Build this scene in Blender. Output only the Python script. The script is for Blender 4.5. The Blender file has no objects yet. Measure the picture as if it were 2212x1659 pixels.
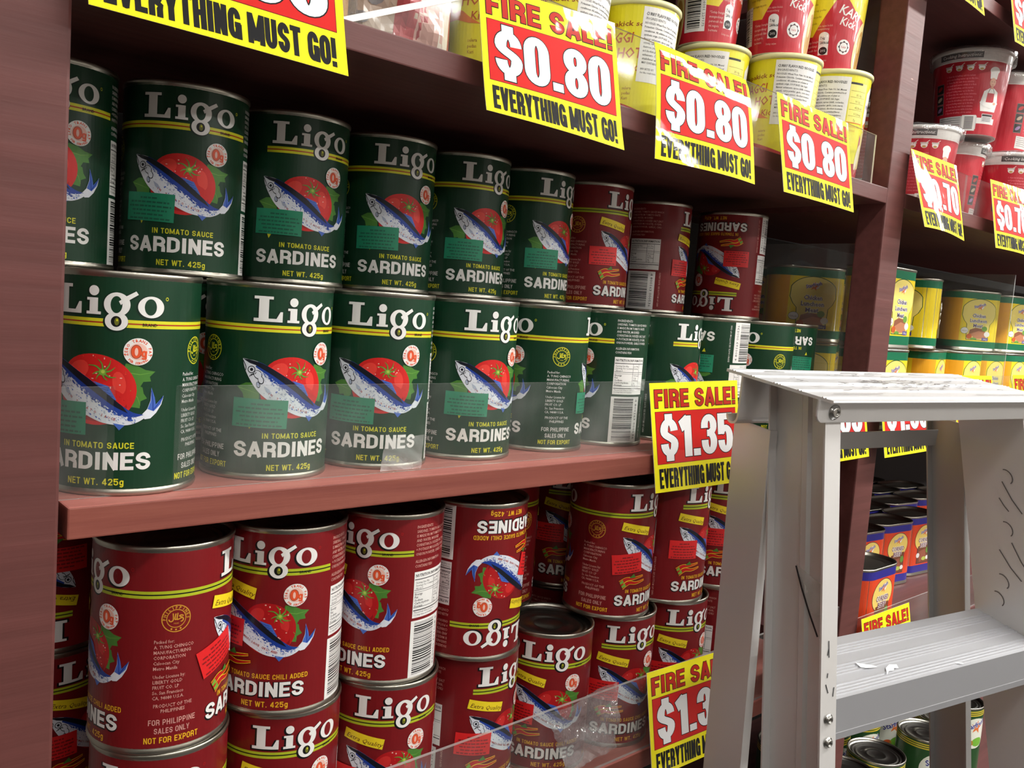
import bpy, bmesh, math, random
import numpy as np
from mathutils import Matrix, Vector
from mathutils.geometry import tessellate_polygon

random.seed(7)
SC = bpy.context.scene
COL = SC.collection
PI = math.pi

# ------------------------------------------------------------------ camera, world, lamps, exposure
def srgb(r, g, b):
    f = lambda c: (c / 255 / 12.92) if c / 255 <= .04045 else ((c / 255 + .055) / 1.055) ** 2.4
    return (f(r), f(g), f(b))

CAM = Vector((-0.02799, -0.43495, 0.10988))
def cam_axes(yaw, pitch, roll):
    f = Vector((math.sin(yaw) * math.cos(pitch), math.cos(yaw) * math.cos(pitch), math.sin(pitch)))
    r0 = Vector((math.cos(yaw), -math.sin(yaw), 0)); u0 = r0.cross(f)
    return math.cos(roll) * r0 + math.sin(roll) * u0, -math.sin(roll) * r0 + math.cos(roll) * u0, f
R_, U_, F_ = cam_axes(math.radians(41.64425), math.radians(-5.13425), math.radians(4.20171))
cd = bpy.data.cameras.new('camera'); cam = bpy.data.objects.new('camera', cd); COL.objects.link(cam)
cd.sensor_width = 36.0; cd.lens = 1877.74 / 2212 * 36; cd.clip_start = .01
cam.matrix_world = Matrix(((R_.x, U_.x, -F_.x, CAM.x), (R_.y, U_.y, -F_.y, CAM.y), (R_.z, U_.z, -F_.z, CAM.z), (0, 0, 0, 1)))
SC.camera = cam
SC.view_settings.view_transform = 'Standard'; SC.view_settings.look = 'None'
SC.view_settings.gamma = 1; SC.view_settings.use_curve_mapping = False
SC.view_settings.exposure = 0.08

wd = bpy.data.worlds.new('world'); SC.world = wd; wd.use_nodes = True
wd.node_tree.nodes['Background'].inputs[0].default_value = (.9, .93, 1, 1)
wd.node_tree.nodes['Background'].inputs[1].default_value = .05

FLOOR_Z, CEIL_Z = -1.30, 1.36
TUBE_X = (-.75, .6, 1.95, 3.3, 4.65)
TUBE_Z = 1.22
TUBES = [(tx, -.75, w) for tx, w in zip(TUBE_X, (.5, 9., 28., 26., 18.))] + [(tx - .5, -2.25, w) for tx, w in zip(TUBE_X, (2., 11., 23., 22., 14.))]
for tx, TUBE_Y, TUBE_W in TUBES:
    l = bpy.data.lights.new('tube_light', 'AREA'); l.shape = 'RECTANGLE'; l.size = 1.2; l.size_y = .10
    l.energy = TUBE_W; l.color = (1, .985, .95)
    o = bpy.data.objects.new('tube_light', l); COL.objects.link(o); o.location = (tx, TUBE_Y, TUBE_Z - .035)

# ------------------------------------------------------------------ materials
def newmat(name):
    m = bpy.data.materials.new(name); m.use_nodes = True
    return m, m.node_tree.nodes, m.node_tree.links, m.node_tree.nodes['Principled BSDF']

def m_print(name, rough=.38, coat=0., coat_rough=.1, bump=0., bscale=40., spec=.5, detail=2., stretch=None):
    """printed surface: colour comes from the printed artwork stored on the faces"""
    m, n, l, p = newmat(name)
    a = n.new('ShaderNodeAttribute'); a.attribute_name = 'print_colour'
    l.new(a.outputs['Color'], p.inputs['Base Color'])
    p.inputs['Roughness'].default_value = rough
    p.inputs['Specular IOR Level'].default_value = spec
    p.inputs['Coat Weight'].default_value = coat; p.inputs['Coat Roughness'].default_value = coat_rough
    if bump:
        tc = n.new('ShaderNodeTexCoord'); nz = n.new('ShaderNodeTexNoise'); b = n.new('ShaderNodeBump')
        nz.inputs['Scale'].default_value = bscale; nz.inputs['Detail'].default_value = detail
        if stretch:
            mp = n.new('ShaderNodeMapping'); mp.inputs['Scale'].default_value = stretch
            l.new(tc.outputs['Object'], mp.inputs[0]); l.new(mp.outputs[0], nz.inputs['Vector'])
        else:
            l.new(tc.outputs['Object'], nz.inputs['Vector'])
        l.new(nz.outputs['Fac'], b.inputs['Height']); b.inputs['Distance'].default_value = bump; b.inputs['Strength'].default_value = 1
        l.new(b.outputs[0], p.inputs['Normal']); 
        if coat: l.new(b.outputs[0], p.inputs['Coat Normal'])
    return m

def m_plain(name, col, rough=.5, metal=0., spec=.5, noise=None, bump=0., nscale=20., stretch=(1, 1, 1), aniso=0.):
    m, n, l, p = newmat(name)
    p.inputs['Base Color'].default_value = (*col, 1); p.inputs['Roughness'].default_value = rough
    p.inputs['Metallic'].default_value = metal; p.inputs['Specular IOR Level'].default_value = spec
    if noise or bump:
        tc = n.new('ShaderNodeTexCoord'); mp = n.new('ShaderNodeMapping'); nz = n.new('ShaderNodeTexNoise')
        mp.inputs['Scale'].default_value = stretch; nz.inputs['Scale'].default_value = nscale; nz.inputs['Detail'].default_value = 6
        l.new(tc.outputs['Object'], mp.inputs[0]); l.new(mp.outputs[0], nz.inputs['Vector'])
        if noise:
            r = n.new('ShaderNodeValToRGB'); r.color_ramp.elements[0].position = .3; r.color_ramp.elements[1].position = .75
            r.color_ramp.elements[0].color = (*col, 1); r.color_ramp.elements[1].color = (*noise, 1)
            l.new(nz.outputs['Fac'], r.inputs[0]); l.new(r.outputs[0], p.inputs['Base Color'])
        if bump:
            b = n.new('ShaderNodeBump'); b.inputs['Distance'].default_value = bump
            l.new(nz.outputs['Fac'], b.inputs['Height']); l.new(b.outputs[0], p.inputs['Normal'])
    return m

def m_wood(name, col, col2, chip):
    """maroon house paint on planks: brush streaks along the grain, small paint chips"""
    m, n, l, p = newmat(name)
    tc = n.new('ShaderNodeTexCoord')
    mp = n.new('ShaderNodeMapping'); mp.inputs['Scale'].default_value = (3, 60, 60)
    nz = n.new('ShaderNodeTexNoise'); nz.inputs['Scale'].default_value = 2.2; nz.inputs['Detail'].default_value = 8
    l.new(tc.outputs['Object'], mp.inputs[0]); l.new(mp.outputs[0], nz.inputs['Vector'])
    r = n.new('ShaderNodeValToRGB'); r.color_ramp.elements[0].position = .35; r.color_ramp.elements[1].position = .7
    r.color_ramp.elements[0].color = (*col, 1); r.color_ramp.elements[1].color = (*col2, 1)
    l.new(nz.outputs['Fac'], r.inputs[0])
    ch = n.new('ShaderNodeTexNoise'); ch.inputs['Scale'].default_value = 42; ch.inputs['Detail'].default_value = 3
    mp2 = n.new('ShaderNodeMapping'); mp2.inputs['Scale'].default_value = (1, 2.2, 2.2)
    l.new(tc.outputs['Object'], mp2.inputs[0]); l.new(mp2.outputs[0], ch.inputs['Vector'])
    r2 = n.new('ShaderNodeValToRGB'); r2.color_ramp.elements[0].position = .765; r2.color_ramp.elements[1].position = .785
    r2.color_ramp.elements[0].color = (0, 0, 0, 1); r2.color_ramp.elements[1].color = (1, 1, 1, 1)
    l.new(ch.outputs['Fac'], r2.inputs[0])
    mx = n.new('ShaderNodeMix'); mx.data_type = 'RGBA'
    l.new(r2.outputs[0], mx.inputs['Factor']); l.new(r.outputs[0], mx.inputs['A']); mx.inputs['B'].default_value = (*chip, 1)
    l.new(mx.outputs['Result'], p.inputs['Base Color'])
    p.inputs['Roughness'].default_value = .5; p.inputs['Specular IOR Level'].default_value = .4
    b = n.new('ShaderNodeBump'); b.inputs['Distance'].default_value = .0006; b.inputs['Strength'].default_value = .6
    l.new(nz.outputs['Fac'], b.inputs['Height']); l.new(b.outputs[0], p.inputs['Normal'])
    return m

def m_clear(name, haze=.08, dust=.0, gloss=.10, tint=(1, 1, 1), rough=.06, bump=0., bscale=30., hazecol=(.75, .75, .73)):
    """thin clear plastic sheet: see-through, a mirror-like skin and a little scattered haze and dust"""
    m = bpy.data.materials.new(name); m.use_nodes = True; n, l = m.node_tree.nodes, m.node_tree.links
    n.remove(n['Principled BSDF']); out = n['Material Output']
    t = n.new('ShaderNodeBsdfTransparent'); t.inputs[0].default_value = (*tint, 1)
    d = n.new('ShaderNodeBsdfDiffuse'); d.inputs[0].default_value = (*hazecol, 1)
    g = n.new('ShaderNodeBsdfGlossy'); g.inputs['Roughness'].default_value = rough
    ge = n.new('ShaderNodeNewGeometry'); dt = n.new('ShaderNodeVectorMath'); dt.operation = 'DOT_PRODUCT'
    l.new(ge.outputs['Incoming'], dt.inputs[0]); l.new(ge.outputs['Normal'], dt.inputs[1])
    ab = n.new('ShaderNodeMath'); ab.operation = 'ABSOLUTE'; l.new(dt.outputs['Value'], ab.inputs[0])
    om = n.new('ShaderNodeMath'); om.operation = 'SUBTRACT'; om.inputs[0].default_value = 1; l.new(ab.outputs[0], om.inputs[1])
    lw = n.new('ShaderNodeMath'); lw.operation = 'POWER'; lw.inputs[1].default_value = 5; l.new(om.outputs[0], lw.inputs[0])
    m1 = n.new('ShaderNodeMixShader'); m2 = n.new('ShaderNodeMixShader')
    tc = n.new('ShaderNodeTexCoord'); nz = n.new('ShaderNodeTexNoise'); nz.inputs['Scale'].default_value = 16; nz.inputs['Detail'].default_value = 8
    l.new(tc.outputs['Object'], nz.inputs['Vector'])
    mr = n.new('ShaderNodeMapRange'); mr.inputs['From Min'].default_value = .45; mr.inputs['From Max'].default_value = .85
    mr.inputs['To Min'].default_value = haze; mr.inputs['To Max'].default_value = haze + dust
    l.new(nz.outputs['Fac'], mr.inputs['Value'])
    l.new(mr.outputs[0], m1.inputs[0]); l.new(t.outputs[0], m1.inputs[1]); l.new(d.outputs[0], m1.inputs[2])
    ml = n.new('ShaderNodeMath'); ml.operation = 'MULTIPLY_ADD'; ml.inputs[1].default_value = .6; ml.inputs[2].default_value = gloss
    l.new(lw.outputs[0], ml.inputs[0])
    l.new(ml.outputs[0], m2.inputs[0]); l.new(m1.outputs[0], m2.inputs[1]); l.new(g.outputs[0], m2.inputs[2])
    l.new(m2.outputs[0], out.inputs['Surface'])
    if bump:
        b = n.new('ShaderNodeBump'); b.inputs['Distance'].default_value = bump
        n2 = n.new('ShaderNodeTexNoise'); n2.inputs['Scale'].default_value = bscale; n2.inputs['Detail'].default_value = 3
        l.new(tc.outputs['Object'], n2.inputs['Vector'])
        l.new(n2.outputs['Fac'], b.inputs['Height']); l.new(b.outputs[0], g.inputs['Normal'])
    return m

MAT = dict(
    wood=m_wood('maroon_paint', srgb(94, 52, 48), srgb(106, 60, 56), srgb(160, 120, 110)),
    wood_dark=m_wood('dark_maroon_paint', srgb(92, 58, 56), srgb(104, 64, 61), srgb(125, 88, 82)),
    shelf=m_wood('red_brown_paint', srgb(128, 66, 56), srgb(146, 82, 68), srgb(178, 122, 104)),
    back=m_plain('dark_backing', srgb(30, 26, 26), .7),
    label=m_print('printed_label', .36, coat=.14, coat_rough=.10, spec=.32),
    sticker=m_print('printed_sticker', .5),
    sign=m_print('laminated_print', .6, coat=.7, coat_rough=.045, bump=.0009, bscale=18, detail=3, spec=.12),
    cup=m_print('printed_cup', .4, coat=.35, coat_rough=.15),
    wrapped=m_print('shrink_wrapped_print', .35, coat=.8, coat_rough=.10, bump=.002, bscale=55, stretch=(1, 1, .35)),
    tin=m_plain('tinplate', srgb(176, 172, 160), .30, metal=1.0),
    lid=m_plain('tin_lid', srgb(150, 148, 142), .28, metal=1.0),
    alu=m_plain('brushed_aluminium', srgb(216, 214, 212), .42, metal=.42, bump=.00006, nscale=30, stretch=(8, 8, .3)),
    alu_top=m_plain('worn_aluminium', srgb(232, 232, 232), .42, metal=.35, bump=.00002, nscale=40),
    alu_tread=m_plain('tread_aluminium', srgb(190, 191, 195), .40, metal=.5, bump=.00001, nscale=40),
    alu_in=m_plain('dull_aluminium', srgb(176, 174, 172), .45, metal=.6),
    steel=m_plain('steel_rivet', srgb(190, 188, 182), .22, metal=1.0),
    black=m_plain('black_scuff', (.015, .015, .017), .7),
    grey_mark=m_plain('grey_scuff', srgb(96, 90, 88), .7),
    white=m_plain('white_scuff', srgb(250, 250, 250), .6),
    acrylic=m_clear('clear_acrylic', .022, .08, .012, tint=(.97, .985, .975)),
    acrylic_edge=m_clear('acrylic_cut_edge', .38, .10, .05, rough=.2),
    divider=m_clear('smoky_acrylic', .06, .03, .035, tint=(.95, .96, .955)),
    torn_film=m_clear('crinkled_film', .14, .35, .22, rough=.05, bump=.012, bscale=45, hazecol=(.85, .85, .85)),
    shelf_top=m_wood('dusty_lit_red_brown_paint', srgb(172, 102, 94), srgb(188, 118, 108), srgb(200, 150, 138)),
    acrylic_lit=m_plain('lit_edge_white', srgb(246, 244, 236), .3),
    film=m_clear('clear_film', .10, .25, .14, rough=.08, bump=.004, bscale=60),
    tape=m_clear('old_clear_tape', .20, .35, .03, rough=.3),
    foil=m_plain('foil', srgb(200, 200, 204), .25, metal=1.0, bump=.002, nscale=60),
    plastic_white=m_plain('white_plastic', srgb(232, 230, 224), .35),
    plastic_cream=m_plain('pale_yellow_plastic', srgb(226, 224, 170), .35),
    noodle=m_plain('dried_noodle', srgb(196, 150, 92), .6, noise=srgb(232, 196, 140), bump=.003, nscale=45),
    floor=m_plain('floor_tile', srgb(62, 60, 58), .35, noise=srgb(72, 70, 68), nscale=4),
    ceil=m_plain('ceiling_paint', srgb(190, 190, 188), .8, bump=.0004, nscale=60),
    wallm=m_plain('wall_paint', srgb(168, 162, 156), .7, bump=.0004, nscale=40),
    fixture=m_plain('lamp_housing', srgb(230, 230, 228), .5, bump=.0002, nscale=40),
)
def m_tube():
    m, n, l, p = newmat('lit_tube'); p.inputs['Emission Color'].default_value = (1, .97, .93, 1); p.inputs['Emission Strength'].default_value = 14
    return m
MAT['tube'] = m_tube()

# ------------------------------------------------------------------ object helpers
def link(name, me, mats, parent=None):
    o = bpy.data.objects.new(name, me); COL.objects.link(o)
    for m in (mats if isinstance(mats, (list, tuple)) else [mats]):
        if len(me.materials) < len(mats if isinstance(mats, (list, tuple)) else [mats]): me.materials.append(MAT[m] if isinstance(m, str) else m)
    if parent is not None: o.parent = parent
    return o
def tag(o, label, cat, group=None):
    o['label'] = label; o['category'] = cat
    if group: o['group'] = group
    return o
def empty(name, loc=(0, 0, 0), rz=0):
    o = bpy.data.objects.new(name, None); COL.objects.link(o); o.location = loc; o.rotation_euler = (0, 0, rz); o.empty_display_size = .02
    return o
def dup(root):
    r = root.copy(); COL.objects.link(r)
    for ch in root.children:
        c = ch.copy(); COL.objects.link(c); c.parent = r
        for g in ch.children:
            d = g.copy(); COL.objects.link(d); d.parent = c
    return r
def bm_mesh(name, bm, smooth=False):
    me = bpy.data.meshes.new(name); bm.normal_update(); bm.to_mesh(me); bm.free()
    if smooth:
        for p in me.polygons: p.use_smooth = True
    return me
def box(bm, lo, hi, mi=0, M=None):
    vs = [bm.verts.new((x, y, z)) for x in (lo[0], hi[0]) for y in (lo[1], hi[1]) for z in (lo[2], hi[2])]
    if M is not None:
        for v in vs: v.co = M @ v.co
    fs = []
    for q in ((0, 1, 3, 2), (4, 6, 7, 5), (0, 4, 5, 1), (2, 3, 7, 6), (0, 2, 6, 4), (1, 5, 7, 3)):
        f = bm.faces.new([vs[i] for i in q]); f.material_index = mi; fs.append(f)
    return fs
def bevel_all(bm, w, seg=2):
    bmesh.ops.bevel(bm, geom=list(bm.edges), offset=w, segments=seg, affect='EDGES', profile=.6)
def box_mesh(name, lo, hi, bev=0., seg=2):
    bm = bmesh.new(); box(bm, lo, hi)
    if bev: bevel_all(bm, bev, seg)
    return bm_mesh(name, bm)
def lathe(bm, prof, n=72, mi=0, close=False):
    """prof: list of (radius, z) from bottom to top, revolve about z"""
    rings = []
    for r, z in prof:
        if r < 1e-6: rings.append([bm.verts.new((0, 0, z))])
        else: rings.append([bm.verts.new((r * math.cos(2 * PI * i / n), r * math.sin(2 * PI * i / n), z)) for i in range(n)])
    for a, b in zip(rings[:-1], rings[1:]):
        for i in range(n):
            j = (i + 1) % n
            if len(a) == 1 and len(b) == 1: continue
            if len(a) == 1: f = bm.faces.new((a[0], b[j], b[i]))
            elif len(b) == 1: f = bm.faces.new((a[i], a[j], b[0]))
            else: f = bm.faces.new((a[i], a[j], b[j], b[i]))
            f.material_index = mi; f.smooth = True
def loft(bm, rings, closed=True, cap=True, mi=0, smooth=True):
    """rings: lists of 3D points of equal length"""
    R = [[bm.verts.new(p) for p in r] for r in rings]; n = len(R[0])
    for a, b in zip(R[:-1], R[1:]):
        for i in range(n if closed else n - 1):
            j = (i + 1) % n; f = bm.faces.new((a[i], a[j], b[j], b[i])); f.material_index = mi; f.smooth = smooth
    if cap:
        for r in (R[0][::-1], R[-1]):
            f = bm.faces.new(r); f.material_index = mi
# ------------------------------------------------------------------ 2-D artwork that is wrapped onto surfaces
TXT = {}
def text_geo(s, off=0., res=1):
    k = (s, off, res)
    if k in TXT: return TXT[k]
    c = bpy.data.curves.new('lettering', 'FONT'); c.body = s; c.resolution_u = res; c.offset = off
    o = bpy.data.objects.new('lettering', c); m = bpy.data.meshes.new_from_object(o)
    m.calc_loop_triangles()
    V = np.array([v.co[:2] for v in m.vertices]) if len(m.vertices) else np.zeros((0, 2))
    T = [tuple(t.vertices) for t in m.loop_triangles]
    bpy.data.objects.remove(o); bpy.data.meshes.remove(m); bpy.data.curves.remove(c)
    TXT[k] = (V, T); return TXT[k]

def arc(cx, cy, rx, ry, a0, a1, n=10):
    return [(cx + rx * math.cos(math.radians(a0 + (a1 - a0) * i / n)), cy + ry * math.sin(math.radians(a0 + (a1 - a0) * i / n))) for i in range(n + 1)]
def bez(p0, p1, p2, p3, n=10):
    o = []
    for i in range(n + 1):
        t = i / n; s = 1 - t
        o.append(tuple(s ** 3 * a + 3 * s * s * t * b + 3 * s * t * t * c + t ** 3 * d for a, b, c, d in zip(p0, p1, p2, p3)))
    return o
def spl(P, n=6):
    """smooth open curve through points"""
    o = []
    Q = [P[0]] + list(P) + [P[-1]]
    for i in range(1, len(Q) - 2):
        p0, p1, p2, p3 = (np.array(q, float) for q in Q[i - 1:i + 3])
        for k in range(n):
            t = k / n
            o.append(tuple(.5 * ((2 * p1) + (-p0 + p2) * t + (2 * p0 - 5 * p1 + 4 * p2 - p3) * t * t + (-p0 + 3 * p1 - 3 * p2 + p3) * t ** 3)))
    o.append(tuple(P[-1])); return o

def glyph(ch, a, b):
    """heavy condensed capitals as pen paths in a unit box; a, b half pen widths. returns (paths, closed flags, width)"""
    P = []; w = 1.
    ry = .24
    def S(y0=0., y1=1.):
        h = y1 - y0; yy = lambda y: y0 + y * h
        t = arc(.5, yy(1) - b - ry * h, .5 - a, ry * h, 0, 180, 12)
        m = bez(t[-1], (a, yy(.50)), (1 - a, yy(.50)), (1 - a, yy(0) + b + ry * h), 10)[1:]
        bt = arc(.5, yy(0) + b + ry * h, .5 - a, ry * h, 0, -180, 12)[1:]
        return [(1 - a, yy(.68))] + t + m + bt + [(a, yy(.33))]
    def loop(y0, y1, r=.22):
        return arc(.5, y1 - b - r, .5 - a, r, 0, 180, 12) + arc(.5, y0 + b + r, .5 - a, r, 180, 360, 12)
    if ch == 'I': P = [[(.5, 0), (.5, 1)]]; w = .42
    elif ch == 'E': P = [[(a, 0), (a, 1)], [(0, 1 - b), (1, 1 - b)], [(0, .51), (.92, .51)], [(0, b), (1, b)]]; w = .88
    elif ch == 'F': P = [[(a, 0), (a, 1)], [(0, 1 - b), (1, 1 - b)], [(0, .5), (.9, .5)]]; w = .84
    elif ch == 'L': P = [[(a, 0), (a, 1)], [(0, b), (1, b)]]; w = .80
    elif ch == 'T': P = [[(.5, 0), (.5, 1)], [(0, 1 - b), (1, 1 - b)]]; w = .92
    elif ch == 'H': P = [[(a, 0), (a, 1)], [(1 - a, 0), (1 - a, 1)], [(0, .52), (1, .52)]]
    elif ch == 'R':
        ym = .47; r = (1 - b - ym) / 2
        P = [[(a, 0), (a, 1)], [(0, 1 - b), (.5, 1 - b)] + arc(.5, ym + r, .5 - a, r, 90, -90, 10)[1:] + [(0, ym)], [(.5, ym), (.86, ym - .1), (1 - a, ym - .2), (1 - a, 0)]]
    elif ch == 'D': P = [[(a, 0), (a, 1)], [(0, 1 - b), (.4, 1 - b)] + arc(.4, .68, .6 - a, .32 - b, 90, 0, 8)[1:] + arc(.4, .32, .6 - a, .32 - b, 0, -90, 8) + [(0, b)]]
    elif ch == 'A': P = [[(a * .85, 0), (.5, 1 - .02)], [(.5, 1 - .02), (1 - a * .85, 0)], [(.25, .27), (.75, .27)], [(.5 - a * .5, 1 - b * .9), (.5 + a * .5, 1 - b * .9)]]; w = 1.08
    elif ch == 'V': P = [[(a * .85, 1), (.5, .02)], [(.5, .02), (1 - a * .85, 1)], [(.5 - a * .5, b * .9), (.5 + a * .5, b * .9)]]; w = 1.04
    elif ch == 'Y': P = [[(a * .85, 1), (.5, .42)], [(1 - a * .85, 1), (.5, .42)], [(.5, .5), (.5, 0)]]; w = 1.02
    elif ch == 'M': P = [[(a * .8, 0), (a * .8, 1)], [(1 - a * .8, 0), (1 - a * .8, 1)], [(a * .8, .98), (.5, .12)], [(.5, .12), (1 - a * .8, .98)]]; w = 1.3
    elif ch == 'N': P = [[(a, 0), (a, 1)], [(1 - a, 0), (1 - a, 1)], [(a, .96), (1 - a, .04)]]
    elif ch == 'O' or ch == '0': P = [loop(0, 1) + ['c']]
    elif ch == '8': P = [loop(.47, 1, .17) + ['c'], loop(0, .57, .19) + ['c']]
    elif ch == 'S': P = [S()]
    elif ch == '$': P = [S(.04, .96), [(.5, .9), (.5, 1.07)], [(.5, -.07), (.5, .1)]]
    elif ch == 'U': P = [[(a, 1), (a, b + .26)] + arc(.5, b + .24, .5 - a, .24, 180, 360, 14) + [(1 - a, b + .26), (1 - a, 1)]]
    elif ch == 'G': P = [[(1 - a, .66)] + arc(.5, 1 - b - ry, .5 - a, ry, 0, 180, 12) + arc(.5, b + ry, .5 - a, ry, 180, 360, 12) + [(1 - a, .50)], [(.52, .46), (1, .46)], [(1 - a * .7, 0), (1 - a * .7, .5)]]
    elif ch == '1': P = [[(1 - a, 0), (1 - a, 1)], [(1 - a, .90), (.12, .74)]]; w = .74
    elif ch == '3': P = [[(a, .66)] + arc(.5, 1 - b - .2, .5 - a, .2, 180, -40, 14) + [(.56, .53)] + arc(.5, b + .22, .5 - a, .22, 60, -180, 14) + [(a, .36)], [(.36, .53), (.62, .53)]]
    elif ch == '5': P = [[(.06, 1 - b), (.96, 1 - b)], [(a * 1.0, 1), (a * 1.0, .47)], [(a, .52), (.42, .62)] + arc(.5, .39, .5 - a, .23, 80, 0, 6) + arc(.5, b + .22, .5 - a, .22, 0, -180, 12) + [(a, .32)]]
    elif ch == '7': P = [[(0, 1 - b), (1, 1 - b)], [(1 - a * .8, 1 - b), (.62, .5), (.42, 0)]]; w = .9
    elif ch == 'C': P = [[(1 - a, .66)] + arc(.5, 1 - b - ry, .5 - a, ry, 0, 180, 12) + arc(.5, b + ry, .5 - a, ry, 180, 360, 12) + [(1 - a, .34)]]
    elif ch == 'P': P = [[(a, 0), (a, 1)], [(0, 1 - b), (.5, 1 - b)] + arc(.5, .42 + (1 - b - .42) / 2, .5 - a, (1 - b - .42) / 2, 90, -90, 10)[1:] + [(0, .42)]]; w = .96
    elif ch == 'W': P = [[(a * .6, 1), (.27, .03)], [(.27, .03), (.5, .95)], [(.5, .95), (.73, .03)], [(.73, .03), (1 - a * .6, 1)]]; w = 1.45
    elif ch == 'X': P = [[(a, 0), (1 - a, 1)], [(a, 1), (1 - a, 0)]]
    elif ch == '4': P = [[(.68, 0), (.68, 1)], [(.68, .97), (.06, .30)], [(0, .27), (1, .27)]]
    elif ch == '2': P = [[(a, .70)] + arc(.5, 1 - b - .22, .5 - a, .22, 180, -30, 12) + [(a, b)], [(a * .6, b), (1, b)]]
    elif ch == 'g': P = [arc(.5, .37, .5 - a, .30, 0, 360, 16)[:-1] + ['c'], [(1 - a, .72), (1 - a, -.06)] + arc(.5, -.06, .5 - a, .16, 0, -160, 8)[1:]]; w = .9
    elif ch == '!': P = [[(.5, .30), (.5, 1)], [(.5, 0), (.5, .19)]]; w = .44
    elif ch == '.': P = [[(.5, 0), (.5, .17)]]; w = .46
    elif ch == ' ': w = .42
    return P, w

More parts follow.
